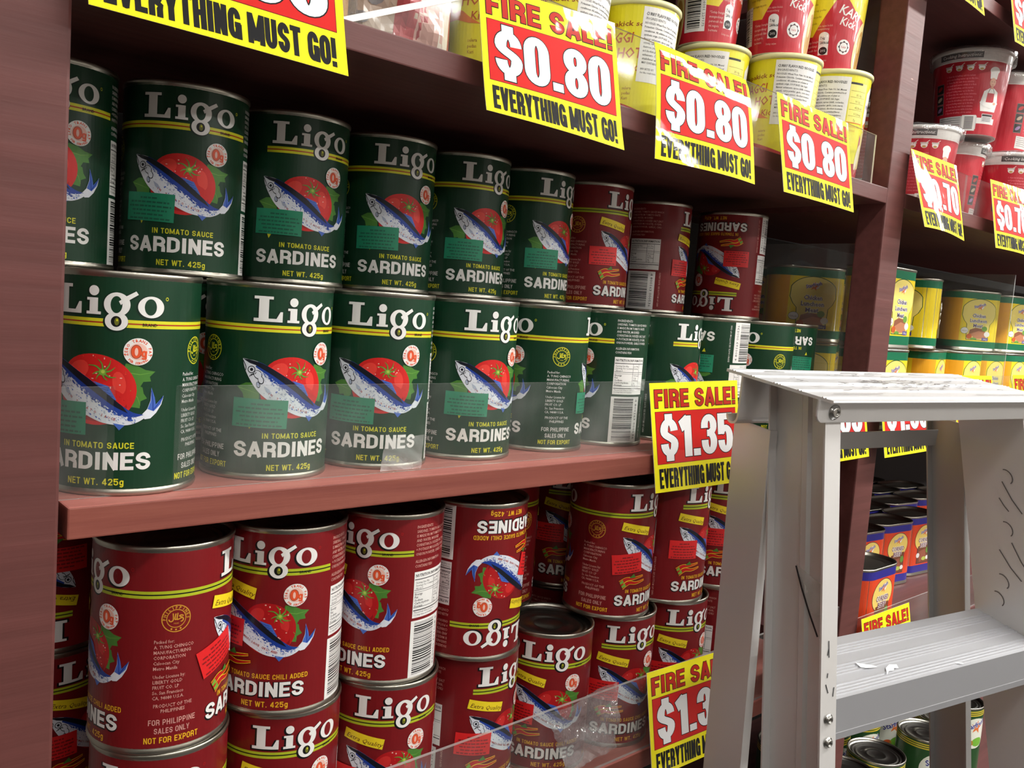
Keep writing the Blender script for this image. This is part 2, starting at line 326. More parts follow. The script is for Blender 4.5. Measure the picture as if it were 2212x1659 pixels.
class Art:
    """flat artwork; units mm, u to the right, v downwards; each piece has a colour and a level above the sheet"""
    def __init__(s): s.items = []          # (list of convex polys (np arrays), colour, level)
    def polys(s, L, col, lv): s.items.append(([np.asarray(p, float) for p in L], col, lv))
    def poly(s, pts, col, lv):
        pts = [tuple(p) for p in pts]
        T = tessellate_polygon([[Vector((x, y, 0)) for x, y in pts]])
        s.polys([[pts[i] for i in t] for t in T], col, lv)
    def rect(s, u0, v0, u1, v1, col, lv): s.polys([[(u0, v0), (u1, v0), (u1, v1), (u0, v1)]], col, lv)
    def rrect(s, u0, v0, u1, v1, ang, col, lv):
        cx, cy = (u0 + u1) / 2, (v0 + v1) / 2; c, q = math.cos(math.radians(ang)), math.sin(math.radians(ang))
        s.polys([[(cx + (x - cx) * c - (y - cy) * q, cy + (x - cx) * q + (y - cy) * c) for x, y in ((u0, v0), (u1, v0), (u1, v1), (u0, v1))]], col, lv)
    def ell(s, cx, cy, rx, ry, col, lv, n=28, ang=0):
        c, q = math.cos(math.radians(ang)), math.sin(math.radians(ang)); P = []
        for i in range(n):
            x, y = rx * math.cos(2 * PI * i / n), ry * math.sin(2 * PI * i / n); P.append((cx + x * c - y * q, cy + x * q + y * c))
        s.polys([[(cx, cy), P[i], P[(i + 1) % n]] for i in range(n)], col, lv)
    def ring(s, cx, cy, r0, r1, col, lv, n=32, sy=1.):
        p = lambda r, i: (cx + r * math.cos(2 * PI * i / n), cy + sy * r * math.sin(2 * PI * i / n))
        s.polys([[p(r0, i), p(r1, i), p(r1, i + 1), p(r0, i + 1)] for i in range(n)], col, lv)
    def stroke(s, pts, w, col, lv, closed=False, taper=None):
        P = [np.array(p, float) for p in pts]; n = len(P); L = []
        for i in range(n if closed else n):
            if closed: t = P[(i + 1) % n] - P[i - 1]
            else: t = P[min(i + 1, n - 1)] - P[max(i - 1, 0)]
            t /= (np.hypot(*t) + 1e-12); ww = w if taper is None else w * (1 - (1 - taper) * i / (n - 1))
            L.append((P[i] + np.array((-t[1], t[0])) * ww / 2, P[i] - np.array((-t[1], t[0])) * ww / 2))
        s.polys([[L[i][0], L[(i + 1) % n][0], L[(i + 1) % n][1], L[i][1]] for i in range(n if closed else n - 1)], col, lv)
    def text(s, t, u, v, h, col, lv, width=None, align='l', off=0., res=1, ang=0., sx=1., shear=0.):
        """baseline at v, cap height h; optional exact width"""
        V, T = text_geo(t, off, res)
        if not len(V): return
        x0, x1 = V[:, 0].min(), V[:, 0].max(); k = h / .73
        kx = (width / (x1 - x0)) if width else k * sx
        W = (x1 - x0) * kx; du = {'l': 0, 'c': -W / 2, 'r': -W}[align]
        X = (V[:, 0] - x0) * kx + du + shear * V[:, 1] * k; Y = -V[:, 1] * k
        c, q = math.cos(math.radians(ang)), math.sin(math.radians(ang))
        Q = np.stack([u + X * c - Y * q, v + X * q + Y * c], 1)
        s.polys([Q[list(t_)] for t_ in T], col, lv)
    def arctext(s, t, cx, cy, r, a0, a1, h, col, lv, inward=False):
        """letters along a circle from angle a0 to a1 (degrees, 0 = right, 90 = up)"""
        n = len(t)
        for i, ch in enumerate(t):
            if ch == ' ': continue
            a = a0 + (a1 - a0) * (i + .5) / n; ar = math.radians(a)
            rot = (90 - a) if not inward else (-90 - a)
            rr = r if not inward else r
            s.text(ch, cx + rr * math.cos(ar), cy - rr * math.sin(ar), h, col, lv, align='c', ang=rot, off=.03)
    def block(s, t, u, v, h, width, col, lv, pen=.30, bar=.15, gap=.13, grow=0., cell=None, italic=0.):
        """heavy condensed lettering; v is the baseline; fits the width exactly; grow thickens it (outline colour below)"""
        G = [glyph(ch, pen / 2, bar / 2) for ch in t]
        tot = sum(g[1] for g in G) + gap * (len(t) - 1); cw = width / tot; x = u
        for ch, (P, w) in zip(t, G):
            W = cw * w
            stem = pen * cw; bh = bar * h           # stems keep one thickness whatever the cell width
            aa = stem / W / 2
            P, _ = glyph(ch, min(aa, .5), bar / 2)
            for path in P:
                closed = path[-1] == 'c'
                pts = path[:-1] if closed else path
                Q = [np.array((x + p[0] * W, v - p[1] * h)) for p in pts]; n = len(Q); E = []
                for i in range(n):
                    t_ = (Q[(i + 1) % n] - Q[i - 1]) if closed else (Q[min(i + 1, n - 1)] - Q[max(i - 1, 0)])
                    t_ = t_ / (np.hypot(*t_) + 1e-12); nn = np.array((-t_[1], t_[0]))
                    # pen: ellipse of stem x bar
                    hw = nn * np.array((stem / 2 + grow, bh / 2 + grow))
                    if abs(nn[0]) > .3 and abs(nn[1]) > .3 and n == 2: hw = nn * (stem / 2 + grow)
                    q = Q[i].copy()
                    if not closed and grow:
                        if i == 0: q = q - t_ * grow
                        if i == n - 1: q = q + t_ * grow
                    E.append((q + hw, q - hw))
                m = n if closed else n - 1
                s.polys([[E[i][0], E[(i + 1) % n][0], E[(i + 1) % n][1], E[i][1]] for i in range(m)], col, lv)
            x += W + gap * cw
    def lines(s, rows, u, v, pitch, h, col, lv, off=.0, align='l', sx=.8):
        for i, t in enumerate(rows):
            if t: s.text(t, u, v + i * pitch, h, col, lv, align=align, off=off, sx=sx)
    def add(s, other, du=0, dv=0, dl=0, su=1.):
        for L, c, lv in other.items: s.items.append(([p * np.array((su, 1.)) + np.array((du, dv)) for p in L], c, lv + dl))

def clip_u(P, u, keep_less):
    out = []; n = len(P)
    for i in range(n):
        a, b = P[i], P[(i + 1) % n]; ia = (a[0] <= u) if keep_less else (a[0] >= u); ib = (b[0] <= u) if keep_less else (b[0] >= u)
        if ia: out.append(a)
        if ia != ib: out.append(a + (b - a) * ((u - a[0]) / (b[0] - a[0])))
    return out
def wrap(name, art, mapfn, step=2.4, vstep=None):
    """cut the artwork into strips narrower than step, then map (u, v, level) -> point. mapfn takes arrays"""
    U, Vv, Lv, faces, cols = [], [], [], [], []
    for it, (L, col, lv) in enumerate(art.items):
        lv = lv + .08 * (it % 9)                          # overlapping strokes never share one plane
        for P in L:
            strips = [P]
            if step:
                u0, u1 = P[:, 0].min(), P[:, 0].max()
                if u1 - u0 > step:
                    strips = []; k0, k1 = math.floor(u0 / step), math.ceil(u1 / step)
                    cur = list(P)
                    for k in range(k0 + 1, k1 + 1):
                        a = clip_u(cur, k * step, True) if k < k1 else cur
                        if len(a) > 2: strips.append(np.array(a))
                        if k < k1: cur = clip_u(cur, k * step, False)
                        if len(cur) < 3: break
            if vstep:
                s2 = []
                for P_ in strips:
                    v0, v1 = P_[:, 1].min(), P_[:, 1].max()
                    if v1 - v0 <= vstep: s2.append(P_); continue
                    cur = [p[::-1] for p in P_]; k0, k1 = math.floor(v0 / vstep), math.ceil(v1 / vstep)
                    for k in range(k0 + 1, k1 + 1):
                        a = clip_u(cur, k * vstep, True) if k < k1 else cur
                        if len(a) > 2: s2.append(np.array(a)[:, ::-1])
                        if k < k1: cur = clip_u(cur, k * vstep, False)
                        if len(cur) < 3: break
                strips = s2
            for Q in strips:
                i0 = len(U); U.extend(Q[:, 0]); Vv.extend(Q[:, 1]); Lv.extend([lv] * len(Q))
                # keep the winding so that faces look outwards
                ar = 0.
                for i in range(len(Q)):
                    a, b = Q[i], Q[(i + 1) % len(Q)]; ar += a[0] * b[1] - b[0] * a[1]
                if abs(ar) < 1e-9:
                    del U[i0:], Vv[i0:], Lv[i0:]; continue
                idx = list(range(i0, i0 + len(Q)))
                faces.append(idx if ar < 0 else idx[::-1]); cols.append((col, len(Q)))
    X = mapfn(np.array(U), np.array(Vv), np.array(Lv))
    me = bpy.data.meshes.new(name); me.from_pydata(X.tolist(), [], faces); me.update()
    at = me.color_attributes.new('print_colour', 'FLOAT_COLOR', 'CORNER')
    buf = np.concatenate([np.tile(np.array((*c, 1.)), (n, 1)) for c, n in cols]).astype(np.float32)
    at.data.foreach_set('color', buf.ravel())
    return me

# colours of the print
K = dict(W=srgb(236, 234, 230), BK=srgb(16, 16, 18), YE=srgb(214, 212, 42), GR=srgb(14, 56, 34), GR2=srgb(8, 38, 24), RD=srgb(120, 19, 24), LIME=srgb(176, 188, 40),
         SR=srgb(170, 40, 30), TOM=srgb(206, 32, 30), TOM2=srgb(226, 62, 52), TOM3=srgb(168, 20, 24), LEAF=srgb(74, 128, 50), LEAF2=srgb(108, 158, 66), STEM=srgb(122, 170, 60), STEM2=srgb(176, 200, 80),
         FB=srgb(30, 62, 150), FB2=srgb(70, 104, 188), FK=srgb(18, 22, 34), FW=srgb(222, 226, 234), FG=srgb(168, 178, 200), OR=srgb(226, 84, 44), PK=srgb(238, 190, 176), TEAL=srgb(18, 132, 96), TK=srgb(14, 92, 68),
         STR=srgb(222, 28, 30), STK=srgb(140, 14, 18), GOLD=srgb(206, 150, 50), TAG=srgb(240, 214, 40), OLV=srgb(110, 112, 36), PGREY=srgb(214, 212, 208))
# ------------------------------------------------------------------ sardine tin label
CR, CH = .0366, .1127                       # tin radius and height (rims reach .0372)
CIRC = 2 * PI * CR * 1000
F2 = 106.                                    # the second front panel sits this far round (mm)
def ligo(A, col, lv, du=0., dv=0., g=0., full=True):
    """the wordmark; g grows every shape (for its shadow)"""
    def r(u0, v0, u1, v1): A.rect(u0 - g + du, v0 - g + dv, u1 + g + du, v1 + g + dv, col, lv)
    # L
    r(-29.6, 7.8, -23.2, 22); r(-32.8, 7.8, -20.4, 9.4); r(-32.8, 20.2, -14.0, 22)
    A.poly([(-18.2 - g + du, 20.4 + dv), (-14.0 + g + du, 20.4 + dv), (-14.0 + g + du, 16.2 - g + dv), (-15.6 - g + du, 16.2 - g + dv)], col, lv)
    # i
    A.ell(-6.6 + du, 10.4 + dv, 2.9 + g, 2.5 + g, col, lv)
    r(-9.0, 13.9, -4.2, 22); r(-10.6, 13.9, -7, 15.2); r(-10.8, 20.6, -2.4, 22)
    # g
    A.ell(6.3 + du, 16.6 + dv, 7.2 + g, 5.9 + g, col, lv, 36); A.ell(6.2 + du, 24.9 + dv, 6.3 + g, 4.6 + g, col, lv, 36)
    A.poly([(9.2 + du, 13.4 - g + dv), (16.4 + du, 9.6 - g + dv), (17.8 + g + du, 11.2 + g + dv), (10.6 + du, 15.4 + g + dv)], col, lv)
    # o
    A.ell(25.2 + du, 17.1 + dv, 7.6 + g, 5.4 + g, col, lv, 36)
def ligo_holes(A, bg, dark, lv):
    A.ell(6.0, 16.7, 3.2, 4.2, bg, lv); A.ell(24.8, 17.1, 3.5, 4.1, bg, lv); A.ell(6.1, 25.0, 2.9, 2.7, dark, lv); A.ell(6.4, 25.0, 1.3, 1.9, K['OLV'], lv + 1); A.ell(6.6, 24.3, .5, .6, K['YE'], lv + 2)
    A.poly([(7.2, 15.0), (10.4, 13.0), (10.0, 15.2), (8.4, 16.8)], K['W'], lv + 1)

def leaf(A, pts, lv, mid=None):
    A.poly(pts, K['LEAF'], lv)
    if mid:
        for q in mid: A.stroke(q, .55, K['LEAF2'], lv + 1, taper=.3)
def fish(A, lv, rnd):
    back = spl([(-38.6, 43.4), (-34.5, 43.8), (-28.5, 44.8), (-22, 47.1), (-10, 53.0), (-2.9, 57.2), (10.8, 66.8), (17, 70.2), (22.5, 71.2)], 5)
    belly = spl([(25.4, 71.6), (19.5, 75), (12.4, 76.6), (.6, 75.6), (-10.8, 71.4), (-21.9, 66.0), (-29, 60.6), (-34.6, 53.4), (-37.4, 48.2), (-38.6, 43.6)], 5)
    A.poly(back + belly, K['FW'], lv)
    # dark back, blue flank
    mid = spl([(22.5, 71.4), (16, 72.6), (8.4, 70.6), (-.4, 65.8), (-11, 59.2), (-20.2, 53.6), (-25.8, 50.2), (-30, 47.8)], 5)
    A.poly(back[10:] + mid, K['FB'], lv + 1)
    mid2 = spl([(14, 70.6), (5.4, 66.6), (-2, 62.0), (-11, 56.6), (-21, 51.0), (-29, 47.2)], 5)
    A.poly(spl([(-29, 44.8), (-22, 47.2), (-10, 53.1), (-2.9, 57.3), (10.8, 66.9)], 5) + mid2, K['FK'], lv + 2)
    A.poly([(-38.6, 43.6), (-34.5, 43.8), (-29, 44.8), (-28.5, 47.2), (-34, 45.8)], K['FK'], lv + 2)
    for i in range(70):                                    # blue breaks up along the flank
        bx = rnd.uniform(-24, 16); by = np.interp(bx, [p[0] for p in mid[::-1]], [p[1] for p in mid[::-1]])
        A.ell(bx, by + rnd.uniform(-.2, 1.6), rnd.uniform(.5, 1.1), rnd.uniform(.3, .55), K['FB'], lv + 2, 6, 35)
    for i in range(150):                                   # scales: speckles that thin out towards the belly
        t = rnd.random(); k = rnd.random() ** 1.7
        bx = -26 + 46 * t; by = np.interp(bx, [p[0] for p in mid[::-1]], [p[1] for p in mid[::-1]]); bb = np.interp(bx, [p[0] for p in belly[::-1]], [p[1] for p in belly[::-1]])
        v = by + (bb - by) * k * .9; r = rnd.uniform(.25, .6)
        A.ell(bx, v, r * 1.3, r * .7, K['FB2'] if rnd.random() < .3 else K['FG'], lv + 2, 5, 35)
    for k in range(4):                                     # gill lines and cheek
        A.stroke(arc(-30.5 + k * .9, 54.4 - k * .5, 3.4 - k * .3, 2.6, 200, 300, 6), .45, K['FK'], lv + 3)
    A.ell(-28.2, 52.2, 2.9, 2.4, K['FK'], lv + 2, 20, 30); A.ell(-28.3, 52.1, 2.5, 2.0, K['FW'], lv + 3, 20, 30)
    A.ell(-26.2, 55.2, 2.4, 1.9, K['FK'], lv + 2, 18, 60); A.ell(-26.3, 55.1, 2.0, 1.5, K['FW'], lv + 3, 18, 60)
    A.ell(-27.8, 58.0, 1.9, 1.3, K['FK'], lv + 2, 12, 70); A.ell(-27.9, 57.9, 1.5, .95, K['FG'], lv + 3, 12, 70)
    A.ell(-32.6, 49.4, 2.5, 2.1, K['FK'], lv + 3, 20); A.ell(-32.6, 49.4, 2.0, 1.65, K['FW'], lv + 4, 20); A.ell(-32.5, 49.4, 1.05, .9, K['FK'], lv + 5, 14)
    A.stroke([(-38.3, 44.4), (-36.2, 48.0), (-36.4, 50.0)], .5, K['FK'], lv + 3)
    # fins
    A.poly([(-24, 58.5), (-20.5, 60.4), (-18.2, 64.0), (-22.6, 61.6)], K['FG'], lv + 3)
    A.poly([(-5.5, 55.0), (3.0, 57.2), (7.6, 64.0), (6.0, 64.2)], K['FB2'], lv + 1)
    for k in range(4): A.stroke([(-3.5 + 2.0 * k, 56.8 + 1.5 * k), (2.0 + 1.2 * k, 58.0 + 1.5 * k)], .3, K['FB'], lv + 2)
    A.poly([(6, 75.6), (9.5, 79.2), (12.5, 76.6)], K['FB2'], lv)
    # tail
    A.poly([(21, 71.8), (24.6, 68.4), (26.4, 64), (26.6, 57.4), (28.8, 62.5), (29.6, 66.2), (34.4, 61.6), (33, 66.2), (30, 70.4), (26.6, 73.2), (23.4, 73.6)], K['FW'], lv + 1)
    A.poly([(24.8, 68.4), (26.6, 64), (26.6, 57.4), (28.8, 62.5), (29.6, 66.2), (34.4, 61.6), (32.4, 66.2), (28.4, 69.6)], K['FB2'], lv + 2)
    A.stroke([(26.8, 59), (27.8, 64.5), (28, 69)], .6, K['FB'], lv + 3); A.stroke([(33.8, 62.4), (30, 67), (28, 69)], .6, K['FB'], lv + 3)
def tomato(A, cx, cy, rx, ry, lv, rnd, deep=False):
    K_ = dict(K); 
    if deep: K_.update(TOM=srgb(176, 22, 26), TOM2=srgb(200, 44, 42), TOM3=srgb(140, 14, 20))
    P = [(cx + rx * math.cos(t) * (1 + .03 * math.cos(3 * t)), cy + ry * math.sin(t) * (1 + .04 * math.sin(2 * t + 1))) for t in [2 * PI * i / 40 for i in range(40)]]
    A.poly(P, K_['TOM'], lv)
    A.ell(cx + 2, cy + ry * .45, rx * .72, ry * .42, K_['TOM3'], lv + 1, 26); A.ell(cx + 1, cy + ry * .30, rx * .76, ry * .40, K_['TOM'], lv + 2, 26)
    A.ell(cx - rx * .45, cy - ry * .5, rx * .3, ry * .25, K_['TOM2'], lv + 1, 18, -25); A.ell(cx + rx * .6, cy - ry * .2, rx * .16, ry * .32, K_['TOM2'], lv + 1, 16, -15)
    for i in range(26):
        t = rnd.uniform(0, 2 * PI); q = rnd.random() ** .5 * .85
        A.ell(cx + rx * q * math.cos(t), cy + ry * (q * math.sin(t)) - ry * .1, rnd.uniform(.3, .8), rnd.uniform(.25, .6), K['PK'] if i % 3 else K['TOM2'], lv + 3, 6)
    hx, hy = cx + (7.6 if deep else 4.4), cy - ry * .48
    for a, L in ((250, 8), (205, 9), (300, 8.5), (335, 7.5), (20, 8), (60, 5.5), (130, 5.5), (165, 6)):
        ar = math.radians(a); e = (hx + L * math.cos(ar), hy + L * .85 * math.sin(ar)); m = (hx + L * .55 * math.cos(ar + .25), hy + L * .5 * math.sin(ar + .25))
        A.stroke(spl([(hx, hy), m, e], 4), 1.5, K['LEAF'], lv + 4, taper=.15)
        A.stroke(spl([(hx, hy), m, e], 4), .5, K['STEM'], lv + 5, taper=.2)
    A.ell(hx, hy, 2.0, 1.6, K['STEM'], lv + 6, 14); A.ell(hx + .2, hy - .3, 1.1, .9, K['STEM2'], lv + 7, 12)
def badge(A, cx, cy, lv):
    A.ell(cx, cy, 6.8, 6.8, K['W'], lv, 34)
    A.arctext('ZERO TRANS FAT', cx, cy, 4.85, 205, -25, 1.45, K['OR'], lv + 1)
    A.arctext('PER SERVING', cx, cy, 6.3, 222, 318, 1.25, K['OR'], lv + 1, inward=True)
    A.ell(cx - 6.1, cy + 1.5, .4, .4, K['OR'], lv + 1, 8); A.ell(cx + 6.1, cy + 1.5, .4, .4, K['OR'], lv + 1, 8)
    A.ell(cx, cy, 4.3, 4.3, K['PK'], lv + 1, 26)
    A.ell(cx - .9, cy, 2.6, 3.5, K['BK'], lv + 2, 24); A.ell(cx - .9, cy, 2.4, 3.3, K['OR'], lv + 3, 24); A.ell(cx - .9, cy, .8, 2.0, K['PK'], lv + 4, 18)
    A.block('g', cx + 1.3, cy + 2.6, 4.2, 2.7, K['OR'], lv + 4, pen=.34, bar=.2)
def halal(A, cx, cy, col, bg, lv):
    A.ring(cx, cy, 6.9, 7.4, col, lv); A.ring(cx, cy, 4.6, 5.0, col, lv)
    A.arctext('PHILIPPINES', cx, cy, 5.25, 190, -10, 1.5, col, lv)
    for k in (-1, 0, 1): A.ell(cx + 2.3 * k, cy + 6.0 - .5 * abs(k), .55, .55, col, lv, 5)
    for pts in ([(3.6, -1.0), (2.6, -1.6), (1.5, -1.2), (2.9, -.3), (3.5, .6), (3.2, 1.5), (2.2, 1.9)], [(2.6, -.1), (1.4, .4), (.3, .4), (.7, -2.9)], [(.3, .4), (-.7, .3), (-.3, -2.7)], [(-1.7, -2.9), (-1.5, .3), (-2.2, 1.4), (-3.2, 1.3), (-3.8, .3)]):
        A.stroke(spl([(cx + x, cy + y) for x, y in pts], 5), .6, col, lv)
    A.text('Halal', cx, cy + 3.0, .95, col, lv, align='c')
def barcode(A, u0, v0, u1, v1, lv, rnd, number):
    A.rect(u0, v0, u1, v1, K['W'], lv); v = v0 + 1.6
    while v < v1 - 2.2:
        w = rnd.choice((.32, .32, .6, .9)); A.rect(u0 + 2.4, v, u1 - 6.4, v + w, K['BK'], lv + 1); v += w + rnd.choice((.34, .6, .8))
    A.text(number, u1 - 4.2, v0 + 2, 2.3, K['BK'], lv + 1, ang=90, width=v1 - v0 - 5)
def front_panel(kind, rnd):
    A = Art(); red = kind == 'red'; bg = K['RD'] if red else K['GR']; yel = srgb(232, 178, 36) if red else K['YE']
    if red: ligo(A, K['BK'], 2, -.9, .5, .5)
    else: ligo(A, K['GR2'], 2, -.5, .4, .6)
    ligo(A, K['W'], 3); ligo_holes(A, bg, K['BK'], 4)
    A.text('BRAND', 20.5, 26.75, 1.5, K['BK'], 5, off=.02, width=8.6)
    A.ell(34.6, 12.6, .95, .95, K['YE'] if not red else K['TOM3'], 3, 14); A.ell(34.6, 12.6, .6, .6, bg, 4, 12)
    leaf(A, [(12, 45.5), (18, 46.4), (23, 48.6), (28.8, 49.4), (25.6, 52), (26.4, 54.4), (22, 54.6), (20, 57.6), (17, 56), (14, 58), (10, 52)], 1, [[(12, 50), (20, 51), (27.6, 49.8)]])
    leaf(A, [(17, 56), (21.6, 57.4), (22.4, 60.6), (24.4, 63), (20.8, 64.4), (20.4, 68), (16, 67.4), (13.6, 69), (13, 60)], 1, [[(15, 59), (19, 62.6), (20.6, 66.6)]])
    if red:
        tomato(A, 1.0, 60.0, 18.5, 16.0, 2, rnd, True)
    else:
        leaf(A, [(-42, 59.5), (-36, 57), (-31, 57), (-27, 60), (-27, 66), (-31, 69), (-33.5, 66), (-37, 66.6), (-38, 63)], 1, [[(-40.6, 60), (-34, 61.4), (-28, 63)]])
        tomato(A, -4.8, 59.2, 22.6, 18.3, 2, rnd)
    fish(A, 9, rnd)
    t = 'IN TOMATO SAUCE CHILI ADDED' if red else 'IN TOMATO SAUCE'
    # small red line printed along the belly
    path = [(-21, 63.2), (-11, 68.2), (0, 72.4), (8, 74.6)]
    s = t; n = len(s); xs = spl(path, 10)
    for i, ch in enumerate(s):
        if ch == ' ': continue
        q = i / n * (len(xs) - 2); k = int(q); p = np.array(xs[k]) + (np.array(xs[k + 1]) - np.array(xs[k])) * (q - k); d = np.array(xs[k + 1]) - np.array(xs[k])
        A.text(ch, p[0], p[1], 1.35, K['SR'], 13, ang=math.degrees(math.atan2(d[1], d[0])), off=.02)
    if red:
        chili = [[(-38, 82), (-32, 78.5), (-24, 78), (-12, 76.5)], [(-36, 85), (-29, 81.4), (-21, 82), (-10, 80.4)]]
        for c in chili:
            A.stroke(spl(c, 6), 4.7, K['TAG'], 14, taper=.3); A.stroke(spl(c, 6), 4.1, srgb(196, 26, 26), 15, taper=.15)
            A.stroke([c[0], ((c[0][0] + c[1][0]) / 2, (c[0][1] + c[1][1]) / 2 - .3)], 1.9, K['STEM'], 16, taper=1.6)
        A.poly([(-29, 77.6), (-24, 74.0), (-21.6, 77.4)], K['LEAF'], 16)
        A.block(t, -32, 90.2, 3.0, 62, yel, 3, pen=.26, bar=.17, gap=.24)
    else:
        A.block(t, -24, 88.6, 3.1, 42, yel, 3, pen=.26, bar=.17, gap=.24)
        A.poly([(-34, 80), (-30, 80), (-32.4, 83.4)], K['YE'], 3)
    for col, lv, gr in (((K['BK'], 3, .55), (K['W'], 4, 0)) if red else ((K['W'], 4, 0),)):
        A.block('SARDINES', -42.4 - (gr and .3), (100.8 if red else 99.4) + (gr and .3), 8.9, 70, col, lv, pen=.31, bar=.20, gap=.13, grow=gr)
    A.block('NET WT. 425g', -20.1 + (4 if red else 0), 107.2, 3.4, 33, yel, 3, pen=.26, bar=.17, gap=.24)
    return A
def label_art(kind):
    rnd = random.Random(11 if kind == 'red' else 5); red = kind == 'red'; A = Art()
    bg = K['RD'] if red else K['GR']; pk = srgb(206, 150, 140) if red else K['PGREY']; yel = srgb(232, 178, 36) if red else K['YE']; hl = K['GOLD'] if red else K['YE']
    h = CIRC / 2; seam = -h + 5
    A.rect(-h, 3.0, h, 110.0, bg, 0)
    for k in (0, 1):
        o = k * F2
        A2 = Art()
        u0, u1 = (-31, 53) if k == 0 else (-53, 38)
        lim = K['LIME'] if red else K['YE']
        A2.rect(u0, 23.9, u1, 25.5, lim, 1); A2.rect(u0, 25.5, u1, 26.2, K['SR'] if not red else K['BK'], 1); A2.rect(u0, 26.2, u1, 27.8, lim, 1)
        A2.add(front_panel(kind, rnd), su=.841); badge(A2, 15.6, 39.5, 16)
        if red:
            A2.rrect(-34, 33.4, -7, 40.4, 11, K['TAG'], 17)
            A2.text('Extra Quality', -32.4, 36.8, 3.2, srgb(96, 50, 20), 18, width=24.5, ang=11, shear=.3)
        A.add(A2, o)
    # column between the two fronts: origin and makers
    c = 51.5; halal(A, c, 39, hl, bg, 2)
    A.lines(['Packed for:', 'A. TUNG CHINGCO', 'MANUFACTURING', 'CORPORATION', 'Caloocan City', 'Metro Manila'], c - 10.5, 52, 2.9, 1.9, pk, 2, off=.01, sx=.86)
    A.lines(['Under License by:', 'LIBERTY GOLD', 'FRUIT CO. LP', 'So. San Francisco', 'CA, 94080 U.S.A.'], c - 10.5, 71, 2.9, 1.9, pk, 2, off=.01, sx=.86)
    A.lines(['PRODUCT OF THE', 'PHILIPPINES'], c, 87, 2.9, 2.0, pk, 2, align='c', off=.01, sx=.86)
    A.block('FOR PHILIPPINE', c - 12, 96.6, 3.1, 24, pk, 2, pen=.25, bar=.16, gap=.22); A.block('SALES ONLY', c - 9, 101.4, 3.1, 18, pk, 2, pen=.25, bar=.16, gap=.22)
    A.block('NOT FOR EXPORT', c - 14, 106.6, 3.3, 28, yel, 2, pen=.27, bar=.17, gap=.2)
    # column of facts at the other side (split over the seam, so drawn at +c + h)
    B = Art(); x0 = -14
    ing = ['INGREDIENTS:', 'SARDINES, TOMATO SAUCE WHICH', 'IS MADE FROM TOMATO PASTE', 'AND WATER, MODIFIED', 'CORNSTARCH, IODIZED SALT (SALT', '+ POTASSIUM IODATE), SUGAR,', 'ONION POWDER, GARLIC POWDER,']
    if red: ing[-1] = 'ONION POWDER, GARLIC, CHILI'
    for i, t in enumerate(ing): B.text(t, x0, 9.6 + 3.0 * i, 1.95, pk, 2, off=.01, width=min(28.5, len(t) * 1.02))
    B.text('ALLERGEN INFORMATION:', x0, 32.4, 1.95, pk, 2, off=.01, width=21); B.text('CONTAINS FISH', x0, 35.6, 1.95, pk, 2, off=.01, width=13)
    B.rect(x0, 38.5, x0 + 28, 69.3, K['W'], 2)
    B.text('NUTRITION INFORMATION', x0 + 1, 42.0, 2.0, K['BK'], 3, off=.02, width=26)
    for v, w in ((43.4, .5), (50.6, .3), (52, .2), (62.2, .3), (64, .6)): B.rect(x0 + .4, v, x0 + 27.6, v + w, K['BK'], 3)
    B.rect(x0 + 16, 44, x0 + 16.25, 62.2, K['BK'], 3); B.rect(x0 + 22.4, 44, x0 + 22.65, 62.2, K['BK'], 3)
    B.lines(['Serving Size 85g', 'Servings Per Container', 'About 5'], x0 + 1.4, 46.4, 1.9, 1.3, K['BK'], 3, sx=.9); B.lines(['per 85g', 'Serving'], x0 + 16.8, 46.4, 1.9, 1.3, K['BK'], 3, sx=.9)
    for i, (a, b_) in enumerate((('Energy', '90 kcal'), ('Fat', '3.3g'), ('Sodium', '410mg'), ('Carbohydrate', '4g'), ('Protein', '11g'))):
        B.text(a, x0 + 1, 54.2 + 2 * i, 1.5, K['BK'], 3, off=.01); B.text(b_, x0 + 17, 54.2 + 2 * i, 1.4, K['BK'], 3)
    B.lines(['*Percent Daily Values are based on', 'U.S. Daily Values and Guidelines'], x0 + 1, 66.2, 1.8, 1.1, K['BK'], 3)
    barcode(B, x0 - .5, 71.2, x0 + 25.5, 110 - .2, 2, rnd, '4 800163 000536')
    B.text('EXPIRY DATE: SEE BOTTOM OF CAN', x0 + 29, 72, 1.5, pk, 2, ang=90, width=34, off=.01)
    A.add(B, 161.2, su=1.12)
    return A
def cyl_map(u, v, lv):
    th = u / 1000 / CR; r = CR + .00004 + lv * .000035
    return np.stack([r * np.cos(th), r * np.sin(th), CH - v / 1000], 1)
LABEL = {k: wrap('label', label_art(k), cyl_map, 2.2) for k in ('green', 'red')}
for m in LABEL.values(): m.materials.append(MAT['label'])

def tin_body_mesh():
    bm = bmesh.new(); R, H, r = .0372, CH, CR
    lathe(bm, [(r - .0022, .0022), (r - .0014, .0004), (R - .0004, 0), (R, .0008), (R, .0022), (R - .0003, .0029), (r, .0036),
               (r, H - .0036), (R - .0003, H - .0029), (R, H - .0022), (R, H - .0008), (R - .0004, H), (r - .0014, H - .0004), (r - .0022, H - .0022)], 72)
    return bm_mesh('tin_wall', bm, True)
def lid_mesh(sgn):
    bm = bmesh.new(); H = CH
    pr = [(CR - .0018, .0034), (.0330, .0052), (.0318, .0053), (.0308, .0044), (.0296, .0044), (.0286, .0053), (.0276, .0053), (.0266, .0045), (.0254, .0045), (.0244, .0053), (.0130, .0053), (.0122, .0047), (.0112, .0053), (0, .0053)]
    lathe(bm, [(a, (H - b) if sgn > 0 else b) for a, b in pr], 56)
    me = bm_mesh('lid', bm, True)
    return me
TIN, LID_T, LID_B = tin_body_mesh(), lid_mesh(1), lid_mesh(-1)
for m, t in ((TIN, 'tin'), (LID_T, 'lid'), (LID_B, 'lid')): m.materials.append(MAT[t])
